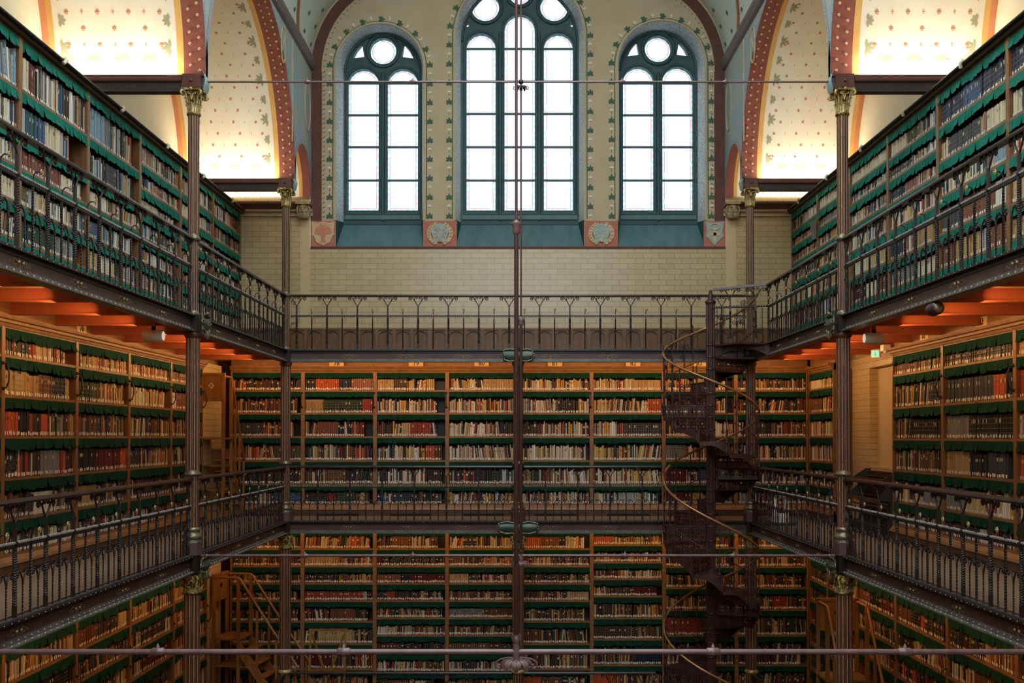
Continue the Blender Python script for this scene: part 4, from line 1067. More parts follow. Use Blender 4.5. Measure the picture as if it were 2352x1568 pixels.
def bookcase(wall, u0, u1, face, z0, zt, shelves, lab, styles, level, cornice=True, group=None, valh=.115, handle=False, ends=(0, 0), plinth=True, vmat='green'):
    """wall L/R/B; u0<u1 along the wall in world coords; face: coordinate of the shelf fronts"""
    W = u1-u0; D = .285
    if wall == 'L': loc = (-face, u0, 0)
    elif wall == 'R': loc = (face, u1, 0)
    else: loc = (u0, face, 0)
    e = thing('bookcase', lab, 'bookcase', loc, ROT[wall], group)
    P = .034
    for i, x in enumerate((0, W-P)):
        q = MB(); q.box(x, x+P, 0, D, z0, zt); q.box(x+(0 if i else .0), x+P, -.012, 0, z0, zt, 1); q.build('upright', [M['oak'], M['oak_edge']], e)
    q = MB(); q.box(P, W-P, D-.015, D, z0, zt); q.build('back_panel', [M['case_back_shade']], e)
    tops = [zt]+[z-.028 for z in shelves]
    q = MB(); q.box(0, W, -.004, D, zt-.02, zt); q.build('top_board', [M['oak']], e)
    for i, z in enumerate(shelves):
        q = MB(); q.box(P, W-P, .0, D-.015, z-.028, z); q.box(P, W-P, -.006, 0, z-.03, z-.0, 1); q.box(W/2-.012, W/2+.012, -.009, -.006, z-.026, z-.006, 2)
        q.build('shelf_board', [M['oak'], M['oak_edge'], M['brass']], e)
        valance_mb(P, W-P, tops[i]-(.0 if i else .02), valh, 1.0 if wall != 'B' else .5).build('valance', [M[vmat]], e)
        SHELVES.append((loc, ROT[wall], P+.006, W-P-.006, z, tops[i]-z, styles[i % len(styles)] if styles else None, lab, i, level))
    zb = shelves[-1]-.028
    if level == 'upper':
        valance_mb(P, W-P, zb, valh*.9).build('valance', [M[vmat]], e)
        q = MB(); q.box(P, W-P, .02, D, z0, z0+.06); q.build('plinth', [M['oak']], e)
        q = MB(); q.sweep([(0, zt), (.05, zt), (.065, zt+.02), (.045, zt+.035), (.07, zt+.05), (0, zt+.06)], (0, 0, 0), (W, 0, 0), 0, (0, -1, 0)); o = q.build('cornice', [M['oak_dark']], e); fixnormals(o)
        q = MB(); q.tube([(0, -.085, zt+.055), (W, -.085, zt+.055)], .016, 8); q.build('top_tube', [M['darkgrey']], e)
        q = MB(); q.tube([(W/2-.03, -.09, zt+.02), (W/2, -.11, zt+.06), (W/2+.02, -.08, zt+.09)], .022, 6); q.build('bracket', [M['cream']], e)
    else:
        q = MB(); q.box(0, W, -.05, D, z0, zb-.06); q.sweep([(0, zb-.075), (.065, zb-.075), (.05, zb-.045), (.01, zb), (0, zb)], (0, -.0, 0), (W, 0, 0), 1, (0, -1, 0)); q.box(0, W, -.0, .02, zb-.06, zb)
        o = q.build('plinth', [M['oak_panel'], M['oak_edge']], e); fixnormals(o)
        q = MB(); q.plate([(W*.2, z0), (W*.8, z0), (W*.8-.03, z0+.035), (W*.2+.03, z0+.035)], [], lambda p: (p[0], -.052, p[1]), lambda p: (p[0], -.04, p[1])); o = q.build('vent_slot', [M['black']], e); fixnormals(o)
        if cornice:
            q = MB(); c0 = zt
            q.sweep([(0, c0-.005), (.02, c0-.005), (.03, c0+.025), (.055, c0+.03), (.06, c0+.055), (.09, c0+.065), (.10, c0+.095), (0, c0+.10)], (0, 0, 0), (W, 0, 0), 0, (0, -1, 0)); o = q.build('cornice', [M['oak_edge']], e); fixnormals(o)
            q = MB(); q.box(0, W, .02, .06, zt+.09, (ZU if level == 'middle' else ZM)-.076); q.build('frieze', [M['oak_edge']], e)
    if handle:
        q = MB(); zc = handle
        q.tube([(W-P/2, -.01, zc+.13), (W-P/2, -.05, zc+.12), (W-P/2-.0, -.075, zc+.05), (W-P/2, -.075, zc-.05), (W-P/2, -.05, zc-.12), (W-P/2, -.01, zc-.13)], .008, 6)
        q.ball((W-P/2, -.015, zc+.13), .02, 8, 4); q.ball((W-P/2, -.015, zc-.13), .02, 8, 4)
        q.build('grab_handle', [M['iron']], e)
    return e
# colours of book covers
C = {'cream': ('cream', '#d9cba8'), 'white': ('white', '#e2ddd0'), 'tan': ('tan', '#b08d58'), 'buff': ('buff', '#c2a674'), 'brown': ('brown', '#6e4528'), 'dbrown': ('dark brown', '#3e291b'),
     'leather': ('red-brown', '#7c4630'), 'red': ('red', '#97301f'), 'dred': ('dark red', '#601d1a'), 'orange': ('orange', '#c25428'), 'navy': ('navy', '#1d2a44'), 'blue': ('blue', '#35577a'), 'pblue': ('pale blue', '#86a3b3'),
     'black': ('black', '#1c1a1a'), 'green': ('dark green', '#20392b'), 'olive': ('olive', '#5b5631'), 'grey': ('grey', '#7e7c75'), 'lgrey': ('light grey', '#a9aaa4'), 'dgrey': ('dark grey', '#3d3f42'), 'yellow': ('yellow', '#c79a38'), 'teal': ('teal', '#275257'), 'rose': ('dusty rose', '#9c6359')}
PAL = {'mix': 'cream tan brown dbrown red navy black grey buff green leather olive'.split(), 'cool': 'cream white lgrey grey dgrey blue pblue navy tan black brown white buff'.split(),
       'light': 'cream white buff cream tan lgrey black red white yellow navy brown'.split(), 'whites': 'white cream white lgrey tan cream navy grey black blue white red'.split(),
       'warm': 'tan buff brown cream leather orange dbrown red tan buff navy'.split(), 'dark': 'black dbrown green navy dbrown brown black dred dgrey'.split(), 'dull': 'brown dbrown tan dbrown green brown navy dred buff'.split(),
       'redmix': 'red brown orange dred navy black cream'.split(), 'rosy': 'rose cream rose tan leather lgrey'.split()}
def styles_of(spec, n=7): return spec
BK = []          # every book: dict
def fill(loc, rot, x0, x1, z, H, style, lab, row, level):
    style = style or [('mix', 1.0)]
    tot = sum(w for _, w in style); x = x0; L_ = x1-x0
    R = RND; idx = 0
    endgap = R.choice((0, 0, 0, .05, .12))*L_
    x1 = x1-endgap if level != 'lower' else x1-endgap*.6
    L_ = x1-x0
    for key, wt in style:
        xe = x+L_*wt/tot if (key, wt) != style[-1] else x1
        Hm = H-.115
        series = key in C or key.startswith('@')
        k = key.lstrip('@')
        if key == 'gap': x = xe; continue
        ch = Hm*R.uniform(.86, .99); cw = R.uniform(.024, .036); band = R.random() < .6; 
        lean = 0.0
        while x < xe-.012:
            if series: cname = k; w = cw*R.uniform(.94, 1.06); h = ch*R.uniform(.985, 1.0)
            else:
                if R.random() < .12 and not series: run = R.choice(PAL[key]); 
                else: run = None
                cname = run or R.choice(PAL[key]); w = R.choice((.013, .017, .021, .025, .030, .036, .046))*R.uniform(.9, 1.1); h = Hm*R.uniform(.74, 1.0)
                band = R.random() < .35
                if R.random() < .05: lean = R.choice((0, 0, .10, -.12, .16))
            if cname in ('white', 'cream') and w > .03: w *= .7
            if x+w > xe: 
                if xe-x < .014: break
                w = xe-x
            d = R.uniform(.15, .21); 
            if abs(lean) > 0 and x+w+abs(lean)*h > x1: lean = 0
            BK.append(dict(loc=loc, rot=rot, x=x, w=w, h=h, d=d, z=z, y=.012+R.uniform(0, .02), c=cname, band=band and cname not in ('white', 'cream', 'lgrey'), lean=lean, lab=lab, row=row, level=level, n=idx, jit=R.uniform(.82, 1.12), lw=R.uniform(.5, .9), lh=R.uniform(.028, .042), ly=R.choice((.006, .006, .01, .014)), title=R.random() < .25))
            x += w+.0014; idx += 1
        x = xe
UP = [3.52, 3.07, 2.72, 2.35, 1.975, 1.60]
UPL = {0: [3.65, 3.28, 2.93, 2.60, 2.27, 1.93, 1.60], 1: [3.66, 3.30, 2.95, 2.62, 2.28, 1.94, 1.60], 2: [3.66, 3.33, 3.02, 2.67, 2.34, 1.985, 1.62], 3: UP, 4: UP, 5: [3.50, 3.09, 2.72, 2.36, 1.98, 1.60]}
UPR = {0: [3.70, 3.42, 3.12, 2.78, 2.38, 1.98, 1.62], 1: [3.72, 3.43, 3.12, 2.78, 2.38, 1.98, 1.62], 2: [3.73, 3.45, 3.12, 2.75, 2.36, 1.97, 1.62], 3: [3.70, 3.41, 3.10, 2.74, 2.34, 1.97, 1.62], 4: [3.63, 3.22, 2.81, 2.38, 1.975, 1.60], 5: [3.62, 3.20, 2.82, 2.34, 1.98, 1.60]}
SU_L = {5: [[('pblue', .3), ('cool', .7)], [('cool', 1)], [('dgrey', .4), ('cool', .6)], [('leather', .5), ('cream', .5)], [('cool', 1)], [('cream', 1)]],
        4: [[('cream', .12), ('dred', .1), ('cool', .35), ('blue', .07), ('dbrown', .12), ('white', .05), ('cool', .2)], [('lgrey', .1), ('teal', .2), ('blue', .15), ('cream', .3), ('cool', .15), ('gap', .16)], [('leather', .62), ('cream', .12), ('cool', .2)], [('olive', .15), ('lgrey', .1), ('cool', .75)], [('green', .22), ('green', .3), ('grey', .3), ('pblue', .1)], [('dark', 1)]],
        3: [[('red', .05), ('pblue', .3), ('grey', .1), ('cool', .45), ('orange', .05)], [('cool', .4), ('dgrey', .25), ('cool', .35)], [('cream', .3), ('light', .7)], [('blue', .25), ('cool', .75)], [('buff', .2), ('cream', .2), ('cool', .6)], [('cool', 1)]],
        2: [[('rosy', .3), ('light', .7)], [('cool', .3), ('rosy', .4), ('light', .3)], [('cream', .5), ('cool', .5)], [('cool', 1)], [('light', 1)], [('rosy', .6), ('cool', .4)], [('cool', 1)]],
        1: [[('rosy', .4), ('light', .6)], [('cream', .6), ('cool', .4)], [('blue', .5), ('cool', .5)], [('light', 1)], [('light', 1)], [('cool', 1)], [('mix', 1)]],
        0: [[('light', .4), ('redmix', .6)], [('mix', 1)], [('cool', .5), ('mix', .5)], [('light', 1)], [('mix', 1)], [('light', 1)], [('mix', 1)]]}
SU_R = {5: [[('navy', .45), ('navy', .55)], [('cream', .12), ('dgrey', .88)], [('light', 1)], [('buff', .2), ('brown', .8)], [('tan', .2), ('leather', .8)], [('mix', 1)]],
        4: [[('navy', .35), ('blue', .25), ('navy', .4)], [('rosy', .1), ('dgrey', .55), ('rosy', .1), ('cream', .25)], [('light', .5), ('cool', .3), ('pblue', .2)], [('dgrey', .3), ('leather', .52), ('white', .18)], [('leather', .2), ('tan', .4), ('cool', .1), ('leather', .3)], [('mix', 1)]],
        3: [[('cream', .35), ('olive', .3), ('cool', .35)], [('dgrey', .45), ('cool', .55)], [('navy', .35), ('rose', .3), ('light', .35)], [('light', 1)], [('navy', .3), ('rosy', .3), ('tan', .4)], [('grey', .6), ('cream', .4)], [('cool', 1)]],
        2: [[('cream', 1)], [('cool', 1)], [('light', .5), ('cool', .5)], [('cool', 1)], [('cream', .5), ('buff', .5)], [('dred', .2), ('navy', .2), ('cream', .3), ('leather', .3)], [('light', 1)]],
        1: [[('cream', .7), ('cool', .3)], [('grey', .6), ('cream', .4)], [('light', 1)], [('light', .6), ('white', .4)], [('light', 1)], [('cool', 1)], [('mix', 1)]],
        0: [[('light', 1)], [('warm', 1)], [('warm', 1)], [('mix', 1)], [('light', 1)], [('mix', 1)], [('mix', 1)]]}
NTH = ['touching the window wall', 'second from the window wall', 'third from the window wall', 'fourth from the window wall', 'fifth from the window wall', 'nearest the camera']
GU = 'green-valanced bookcases of the upper galleries'
eL = [18.06, 16.44, 14.84, 13.24, 11.64, 10.04, 8.44]; eR = [18.07, 16.5, 14.9, 13.35, 11.76, 10.07, 8.4]
for k in range(6):
    bookcase('L', eL[k+1], eL[k], XU[-1], ZU, 4.03, UPL[k], 'oak bookcase with green valances, upper left gallery, '+NTH[k], SU_L[k], 'upper')
    bookcase('R', eR[k+1], eR[k], XU[1], ZU, 4.03, UPR[k], 'oak bookcase with green valances, upper right gallery, '+NTH[k], SU_R[k], 'upper')
MID = [.84, .43, .01, -.42, -.84, -1.20]
SM_L = {4: [[('brown', .08), ('dark', .2), ('dark', .15), ('red', .08), ('buff', .2), ('warm', .3)], [('buff', .32), ('yellow', .04), ('tan', .14), ('brown', .2), ('navy', .22), ('warm', .08)], [('orange', .2), ('black', .13), ('red', .04), ('dbrown', .12), ('orange', .1), ('mix', .35)], [('dark', .2), ('redmix', .2), ('dbrown', .13), ('grey', .28), ('redmix', .19)], [('warm', .2), ('dark', .2), ('cream', .3), ('mix', .3)], [('mix', .6), ('light', .4)]],
        3: [[('warm', 1)], [('green', .35), ('olive', .1), ('light', .55)], [('dull', .4), ('dgrey', .1), ('mix', .5)], [('black', .3), ('dred', .4), ('orange', .1)], [('tan', .4), ('mix', .6)], [('mix', 1)]],
        2: [[('warm', 1)], [('light', 1)], [('light', .4), ('mix', .6)], [('dark', .3), ('warm', .7)], [('redmix', .3), ('dark', .7)], [('light', .5), ('redmix', .5)]],
        1: [[('brown', 1)], [('white', .2), ('leather', .8)], [('mix', 1)], [('mix', 1)], [('mix', 1)], [('redmix', 1)]], 0: [[('mix', 1)]]*6}
eM = [16.55, 15.05, 13.42, 11.83, 10.13, 8.5]
for k in range(1, 6):
    kk = {1: 1, 2: 2, 3: 3, 4: 4, 5: 4}[k]
    bookcase('L', eM[k], eM[k-1], XS, ZM, 1.13, MID, 'warm-lit oak bookcase, middle left gallery, '+['', 'at the end by the library steps', 'behind the nearer column', 'third from the camera', 'second from the camera', 'nearest the camera'][k], SM_L[kk], 'middle', handle=.62, vmat='green_lamplit')
MRr = {3: [[('brown', .5), ('dull', .5)], [('mix', .7), ('navy', .3)], [('dull', .35), ('black', .65)], [('dull', 1)], [('light', .6), ('grey', .4)], [('redmix', .4), ('light', .6)]],
       2: [[('black', .62), ('dgrey', .38)], [('dgrey', .70), ('orange', .18), ('black', .12)], [('grey', .36), ('black', .08), ('lgrey', .08), ('orange', .4), ('black', .08)], [('tan', .4), ('black', .3), ('dgrey', .3)], [('grey', .3), ('buff', .3), ('light', .4)], [('dred', .2), ('navy', .3), ('cream', .1), ('redmix', .4)]],
       1: [[('tan', 1)], [('red', 1)], [('red', .5), ('mix', .5)], [('orange', .5), ('mix', .5)], [('mix', 1)], [('navy', .5), ('red', .5)]],
       0: [[('cream', .5), ('light', .5)], [('brown', .5), ('light', .5)], [('light', 1)], [('light', 1)], [('light', 1)], [('redmix', .5), ('light', .5)]]}
bookcase('R', 16.54, 17.95, XS, ZM, 1.13, MID, 'short corner bookcase on the middle right gallery, by the window wall', MRr[0], 'middle', vmat='green_lamplit')
for a, b_, k, nm in ((12.3, 13.94, 3, 'beside the wall niche'), (10.5, 12.3, 2, 'with grey and orange rows'), (8.8, 10.5, 1, 'nearest the camera')):
    bookcase('R', a, b_, XS, ZM, 1.13, [.86, .41, -.02, -.45, -.88, -1.20], 'warm-lit oak bookcase, middle right gallery, '+nm, MRr[k], 'middle', handle=.62, vmat='green_lamplit')
SB = [[[('redmix', .2), ('dark', .8)], [('dull', 1)], [('dgrey', .5), ('warm', .5)], [('warm', .6), ('olive', .4)], [('dark', 1)], [('dull', .3), ('mix', .3), ('blue', .4)]],
      [[('black', .15), ('orange', .35), ('navy', .18), ('rose', .32)], [('tan', .25), ('green', .55), ('red', .15)], [('warm', .2), ('leather', .35), ('redmix', .45)], [('mix', .5), ('redmix', .5)], [('dull', .3), ('brown', .3), ('dark', .4)], [('black', .35), ('red', .12), ('green', .3), ('mix', .2)]],
      [[('buff', .25), ('dbrown', .18), ('light', .3), ('buff', .12), ('gap', .15)], [('light', 1)], [('dark', .2), ('light', .15), ('buff', .12), ('red', .3), ('cool', .1), ('gap', .1)], [('light', .75), ('orange', .15), ('brown', .1)], [('whites', .3), ('light', .4), ('dbrown', .2)], [('whites', .2), ('navy', .3), ('dark', .4)]],
      [[('light', .5), ('buff', .5)], [('light', .9)], [('whites', .5), ('light', .25), ('dark', .25)], [('light', 1)], [('redmix', .3), ('dark', .3), ('whites', .2)], [('light', 1)]],
      [[('light', 1)], [('lgrey', .1), ('whites', .4), ('dark', .3), ('light', .2)], [('dark', .3), ('light', .7)], [('light', 1)], [('mix', .5), ('light', .5)], [('whites', 1)]],
      [[('light', .6), ('buff', .4)], [('light', .8), ('orange', .2)], [('light', .4), ('dgrey', .5)], [('light', 1)], [('light', .8)], [('whites', .4), ('lgrey', .3), ('yellow', .05), ('whites', .25)]],
      [[('warm', .6), ('light', .4)], [('mix', 1)], [('light', 1)], [('grey', .3), ('light', .7)], [('dred', .3), ('redmix', .2), ('blue', .4)], [('dred', .4), ('yellow', .1), ('mix', .5)]],
      [[('dull', 1)], [('warm', .4), ('redmix', .3), ('dull', .3)], [('whites', .2), ('dark', .3), ('mix', .5)], [('light', .5), ('mix', .5)], [('mix', 1)], [('whites', .4), ('mix', .6)]]]
xB = [-5.165+1.297*i for i in range(9)]
NB = ['first from the left corner', 'second from the left corner', 'third from the left corner', 'just left of the middle column', 'just right of the middle column', 'left of the spiral stair', 'behind the spiral stair', 'in the right corner']
for k in range(8):
    bookcase('B', xB[k], xB[k+1], 18.0, ZM, 1.17, MID, 'oak bookcase on the middle back gallery, '+NB[k], SB[k], 'middle', valh=.10, handle=.66 if k < 7 else False, vmat='green_lamplit')
A_ = [-2.0, -2.31, -2.62, -2.93, -3.30, -3.70, -4.15, -4.55]; B_ = [-2.0, -2.31, -2.62, -2.93, -3.24, -3.55, -3.87, -4.20, -4.55]; D_ = [-1.98, -2.32, -2.70, -3.09, -3.55, -4.08, -4.55]; C_ = [-1.93, -2.24, -2.54, -2.85, -3.24, -3.62, -4.08, -4.55]
E_ = [-2.15, -2.52, -2.90, -3.28, -3.68, -4.12, -4.5]
SLB = [[[('dull', 1)]]*9, [[('warm', 1)], [('tan', .5), ('warm', .5)], [('dark', .5), ('warm', .5)], [('red', .86), ('lgrey', .06), ('dark', .08)], [('redmix', .4), ('leather', .4), ('dark', .2)], [('warm', .2), ('buff', .5), ('dull', .3)], [('dred', .4), ('dull', .3), ('redmix', .3)]],
       [[('dark', .2), ('leather', .3), ('light', .3), ('dark', .1), ('gap', .1)], [('dark', .3), ('leather', .4), ('dark', .3)], [('leather', .35), ('navy', .12), ('dred', .5)], [('dark', .15), ('red', .12), ('dark', .4), ('mix', .33)], [('mix', 1)], [('light', .5), ('mix', .5)], [('dred', .3), ('dark', .7)], [('light', .6), ('mix', .4)]],
       [[('light', .2), ('navy', .2), ('redmix', .2), ('light', .4)], [('dull', .5), ('warm', .5)], [('buff', .3), ('dark', .2), ('warm', .5)], [('dull', 1)], [('grey', .5), ('brown', .4)], [('dull', 1)], [('brown', .6), ('dred', .2), ('dark', .2)]],
       [[('orange', .3), ('leather', .3), ('navy', .1), ('light', .3)], [('warm', .5), ('mix', .5)], [('dark', .7), ('mix', .3)], [('dull', .7), ('buff', .3)], [('dull', 1)], [('brown', .3), ('dull', .7)], [('mix', 1)]],
       [[('orange', .3), ('warm', .7)], [('warm', 1)], [('dull', .35), ('light', .65)], [('light', .25), ('dark', .3), ('dred', .35)], [('dull', .6), ('light', .3)], [('dbrown', .5), ('dull', .5)], [('dull', .6), ('navy', .4)]],
       [[('dull', 1)], [('dull', 1)], [('dull', 1)], [('dull', 1)], [('red', .5), ('dred', .5)], [('mix', 1)]], [[('dull', 1)], [('dull', 1)], [('dull', .3), ('tan', .1), ('dull', .6)], [('dull', .5), ('red', .2), ('dull', .3)], [('dull', 1)], [('dull', 1)]]]
for k in range(8):
    bookcase('B', xB[k], xB[k+1], 18.0, ZL, -1.66, [A_, A_, B_, B_, A_, C_, D_, D_][k], 'dim oak bookcase on the lowest back gallery, '+NB[k], SLB[k], 'lower', cornice=False, valh=.10, vmat='green_lamplit')
eLL = [16.82, 15.2, 13.5, 11.86, 10.17, 8.5]
SLL = [[[('warm', 1)]]*7, [[('light', 1)], [('light', .3), ('mix', .7)], [('light', .3), ('dbrown', .5), ('light', .2)], [('mix', .3), ('dred', .7)], [('dark', 1)], [('warm', 1)]], [[('mix', 1)], [('leather', .4), ('dark', .4), ('buff', .2)], [('dull', 1)], [('dark', .7), ('light', .3)], [('dred', .6), ('dark', .4)], [('mix', 1)]],
       [[('warm', 1)], [('light', .3), ('warm', .7)], [('buff', .3), ('navy', .3), ('black', .4)], [('mix', 1)], [('mix', 1)]], [[('mix', 1)], [('light', 1)], [('cream', .3), ('navy', .2), ('black', .5)], [('mix', 1)]]]
for k in range(5):
    bookcase('L', eLL[k+1], eLL[k], XS, ZL, -1.72, E_, 'warm-lit oak bookcase below the middle left gallery, '+['beside the tiled pier', 'second from the tiled pier', 'third from the tiled pier', 'second from the camera', 'nearest the camera'][k], SLL[k], 'lower', cornice=False, handle=-2.95, vmat='green_lamplit')
eRR = [17.95, 16.9, 15.45, 13.86, 12.2, 10.5, 8.8]
SRR = [[[('dark', 1)]]*7, [[('dred', .5), ('white', .5)], [('black', .3), ('lgrey', .7)], [('mix', 1)], [('redmix', 1)]], [[('orange', .3), ('warm', .7)], [('leather', .3), ('black', .3), ('dred', .4)], [('mix', 1)], [('warm', 1)], [('redmix', 1)]],
       [[('orange', .35), ('warm', .65)], [('brown', .3), ('black', .2), ('orange', .1), ('dbrown', .4)], [('dark', .3), ('light', .7)], [('redmix', 1)]], [[('buff', .4), ('dbrown', .4), ('redmix', .2)], [('dark', .5), ('warm', .5)], [('light', .4), ('brown', .6)], [('dull', 1)], [('leather', 1)]],
       [[('light', .3), ('red', .4), ('warm', .3)], [('dark', .4), ('light', .3), ('dark', .3)], [('mix', 1)], [('mix', 1)]]]
for k in range(6):
    bookcase('R', eRR[k+1], eRR[k], XS, ZL, -1.72, E_, 'warm-lit oak bookcase below the middle right gallery, '+['in the dark corner', 'second from the corner', 'behind the library steps', 'right of the nearer column', 'second from the camera', 'nearest the camera'][k], SRR[k], 'lower', cornice=False, handle=-2.95 if k > 1 else False, vmat='green_lamplit')

# ------------------------------------------------------------------ books
for sh in SHELVES: fill(*sh)
def book_geo(b, mb, lb, W=None):
    """adds the cover to mb and the spine label to lb, in the bookcase's frame moved by W"""
    name, hx = C[b['c']]; c = [v*b['jit'] for v in lin(hx)]; c = tuple(min(1, v) for v in c)
    x, w, h, d, z, y, ln = b['x'], b['w'], b['h'], b['d'], b['z'], b['y'], b['lean']
    def T(px, py, pz): return W((px+ln*(pz-z), py, pz))
    g = min(.011, w*.36)
    xs = [(x, y+g), (x+w*.25, y+g*.2), (x+w*.75, y+g*.2), (x+w, y+g)]
    z1 = z+h; vs = []
    for zz in (z+.001, z1): vs += [T(px, py, zz) for px, py in xs]+[T(x+w, y+d, zz), T(x, y+d, zz)]
    cc = tuple(v*.8 for v in c)
    mb.add(vs, [(0, 1, 7, 6), (1, 2, 8, 7), (2, 3, 9, 8)], 0, False, c)
    mb.add(vs, [(3, 4, 10, 9), (5, 0, 6, 11)], 0, False, c)
    pg = (.50, .44, .33)
    mb.add(vs, [(6, 7, 8, 9, 10, 11)], 0, False, pg if w > .02 else cc)
    yy = y-.0005
    def quad(m_, a0, a1, q0, q1, col): m_.add([T(x+w*a0, yy, z+q0), T(x+w*a1, yy, z+q0), T(x+w*a1, yy, z+q1), T(x+w*a0, yy, z+q1)], [(0, 1, 2, 3)], 0, False, col)
    if b['band']:
        for fr in (.22, .42, .62, .82): quad(mb, .06, .94, h*fr, h*fr+.004, (.42, .30, .12))
    if b['title']: quad(mb, .15, .85, h*.66, h*.80, (.62, .55, .40) if sum(c) < .6 else tuple(v*.35 for v in c))
    a = (1-b['lw'])/2
    yy = y-.0012
    quad(lb, a, 1-a, b['ly'], b['ly']+b['lh'], (.80, .75, .64))
def world_of(b):
    c_, s_ = cos(b['rot']), sin(b['rot']); l = b['loc']
    return lambda p: (l[0]+c_*p[0]-s_*p[1], l[1]+s_*p[0]+c_*p[1], l[2]+p[2])
def score(b):
    Wf = world_of(b); pts = [Wf((b['x']+u*b['w'], 0, b['z']+v*b['h'])) for u in (0, 1) for v in (0, 1)]
    px = [(1190+F*p[0]/p[1], 1003-F*p[2]/p[1]) for p in pts]
    cx_ = sum(p[0] for p in px)/4; cy_ = sum(p[1] for p in px)/4
    if not (8 < cx_ < 2344 and 8 < cy_ < 1560): return 0
    p = pts[0]; zc = b['z']+b['h']/2
    if abs(p[0]) > 4.6 and p[1] < 17.9:
        k = CX/abs(p[0]); zz = zc*k; yy = p[1]*k
        if b['level'] == 'upper' and zz < ZU+.03: return 0
        if b['level'] == 'middle' and not (ZM-.0 < zz < ZU-GH-.02): return 0
        if b['level'] == 'lower' and zz > ZM-GH-.03: return 0
        if abs(yy-12) < .14 or yy < 6.9: return 0
        for zt in (ZU, ZM):
            if abs(zz-zt-.91) < .06: return 0
    return abs(px[2][0]-px[0][0])*abs(px[1][1]-px[0][1])
for b in BK: b['s'] = score(b)
order = sorted(range(len(BK)), key=lambda i: -BK[i]['s'])
solo = set(order[:298])
mass = MB()
for i, b in enumerate(BK):
    if i not in solo: book_geo(b, mass, mass, world_of(b))
o = mass.build('books', [M['book']]); tag(o, 'the smaller and farther rows of old books filling all the shelves', 'books', 'library books', 'stuff')
ONES = ['', 'first', 'second', 'third', 'fourth', 'fifth', 'sixth', 'seventh', 'eighth', 'ninth', 'tenth', 'eleventh', 'twelfth', 'thirteenth', 'fourteenth', 'fifteenth', 'sixteenth', 'seventeenth', 'eighteenth', 'nineteenth']
def ordinal(n):
    if n < 20: return ONES[n]
    t = ['', '', 'twent', 'thirt', 'fort', 'fift', 'sixt', 'sevent', 'eight', 'ninet'][n//10 % 10]
    return t+'ieth' if n % 10 == 0 else t+'y-'+ONES[n % 10]
for i in sorted(solo):
    b = BK[i]; m1, m2 = MB(), MB(); base = (b['x'], b['y'], b['z'])
    book_geo(b, m1, m2, lambda p: (p[0]-base[0], p[1]-base[1], p[2]-base[2]))
    p = world_of(b)(base)
    o = m1.build('book', [M['book']], None, p, (0, 0, b['rot']))
    m2.build('spine_label', [M['paper']], o)
    side = 'upper left' if 'upper left' in b['lab'] else 'upper right' if 'upper right' in b['lab'] else 'middle left' if 'middle left gallery' in b['lab'] else 'middle right' if 'middle right gallery' in b['lab'] else 'back'
    if b['level'] == 'lower': side = side.replace('middle', 'lower')
    tail = b['lab'].split(', ')[-1]
    num = b['n']+1; nw = ordinal(num)
    tag(o, '%s book, %s from left, %s shelf, %s bookcase %s' % (C[b['c']][0], nw, ORD[b['row']], side, tail.replace('from the', 'from').replace('the wall niche', 'wall niche')), 'book', 'library books')
print('books', len(BK), 'shelves', len(SHELVES))
# ------------------------------------------------------------------ library steps, furniture and fittings
def library_steps(loc, rot, lab, H=1.40, w=.50, run=.95, n=7, panel_=True):
    """local: platform at x<0, flight goes down along +x, width along y"""
    e = thing('library_steps', lab, 'steps', loc, rot)
    wd = [M['steps_oak']]
    q = MB(); q.box(-.46, .04, -w/2-.03, w/2+.03, H-.035, H); q.build('platform', wd, e)
    for (x, y) in ((-.44, -w/2), (-.44, w/2), (0, -w/2), (0, w/2)):
        q = MB(); q.bar((x, y, 0), (x, y, H+ (1.05 if x < -.1 else 1.02)), .05, .05); q.build('post', wd, e)
    for i in range(3):
        q = MB(); z = .12+i*(H-.2)/3; q.box(-.44, 0, -w/2, w/2, z, z+.02) if i else q.box(-.46, .02, -w/2-.02, w/2+.02, 0.0, .16); q.build('shelf', wd, e)
    q = MB(); q.box(-.455, -.43, -w/2, w/2, H+.60, H+1.04); q.box(-.47, -.415, -w/2-.03, w/2+.03, H+1.03, H+1.07)
    q.build('end_panel', wd, e)
    for sx_ in (-.457, -.428):
        q = MB()
        for k in range(4): q.lathe([(.024, -.003), (.024, .003)], (sx_, .024*cos(k*pi/2+0), H+.86+.024*sin(k*pi/2)), 10, axis='x')
        q.build('quatrefoil', [M['shieldcream'] if sx_ < -.44 else M['black']], e)
    for y in (-w/2, w/2):
        q = MB(); q.add([(0, y-.015, H-.02), (run, y-.015, 0), (run-.16, y-.015, 0), (0, y-.015, H-.26), (0, y+.015, H-.02), (run, y+.015, 0), (run-.16, y+.015, 0), (0, y+.015, H-.26)], [(0, 1, 2, 3), (7, 6, 5, 4), (0, 4, 5, 1), (1, 5, 6, 2), (2, 6, 7, 3), (3, 7, 4, 0)]); q.build('stringer', wd, e)
        q = MB(); q.tube([(-.46, y, H+1.02), (-.02, y, H+1.02), (.03, y, H+1.0), (run*.55, y, H+1.0-H*.55), (run+.02, y, .98)], .021, 8); q.build('handrail', [M['steps_oak']], e)
        for t_ in (.35, .68, 1.0):
            q = MB(); x = run*t_-.03; q.bar((x, y, H*(1-t_)), (x, y, H*(1-t_)+.98), .035, .035); q.build('baluster', wd, e)
    for i in range(1, n):
        t_ = i/n; q = MB(); z = H*(1-t_); q.box(run*t_-.09, run*t_+.07, -w/2-.02, w/2+.02, z-.025, z); q.box(run*t_-.08, run*t_-.06, -w/2, w/2, z-.17, z-.02); q.build('tread', wd, e)
    return e
library_steps((-5.09, 17.06, ZM), pi/2, 'tall oak library steps with a panelled platform on the middle left gallery', w=.40, run=.82)
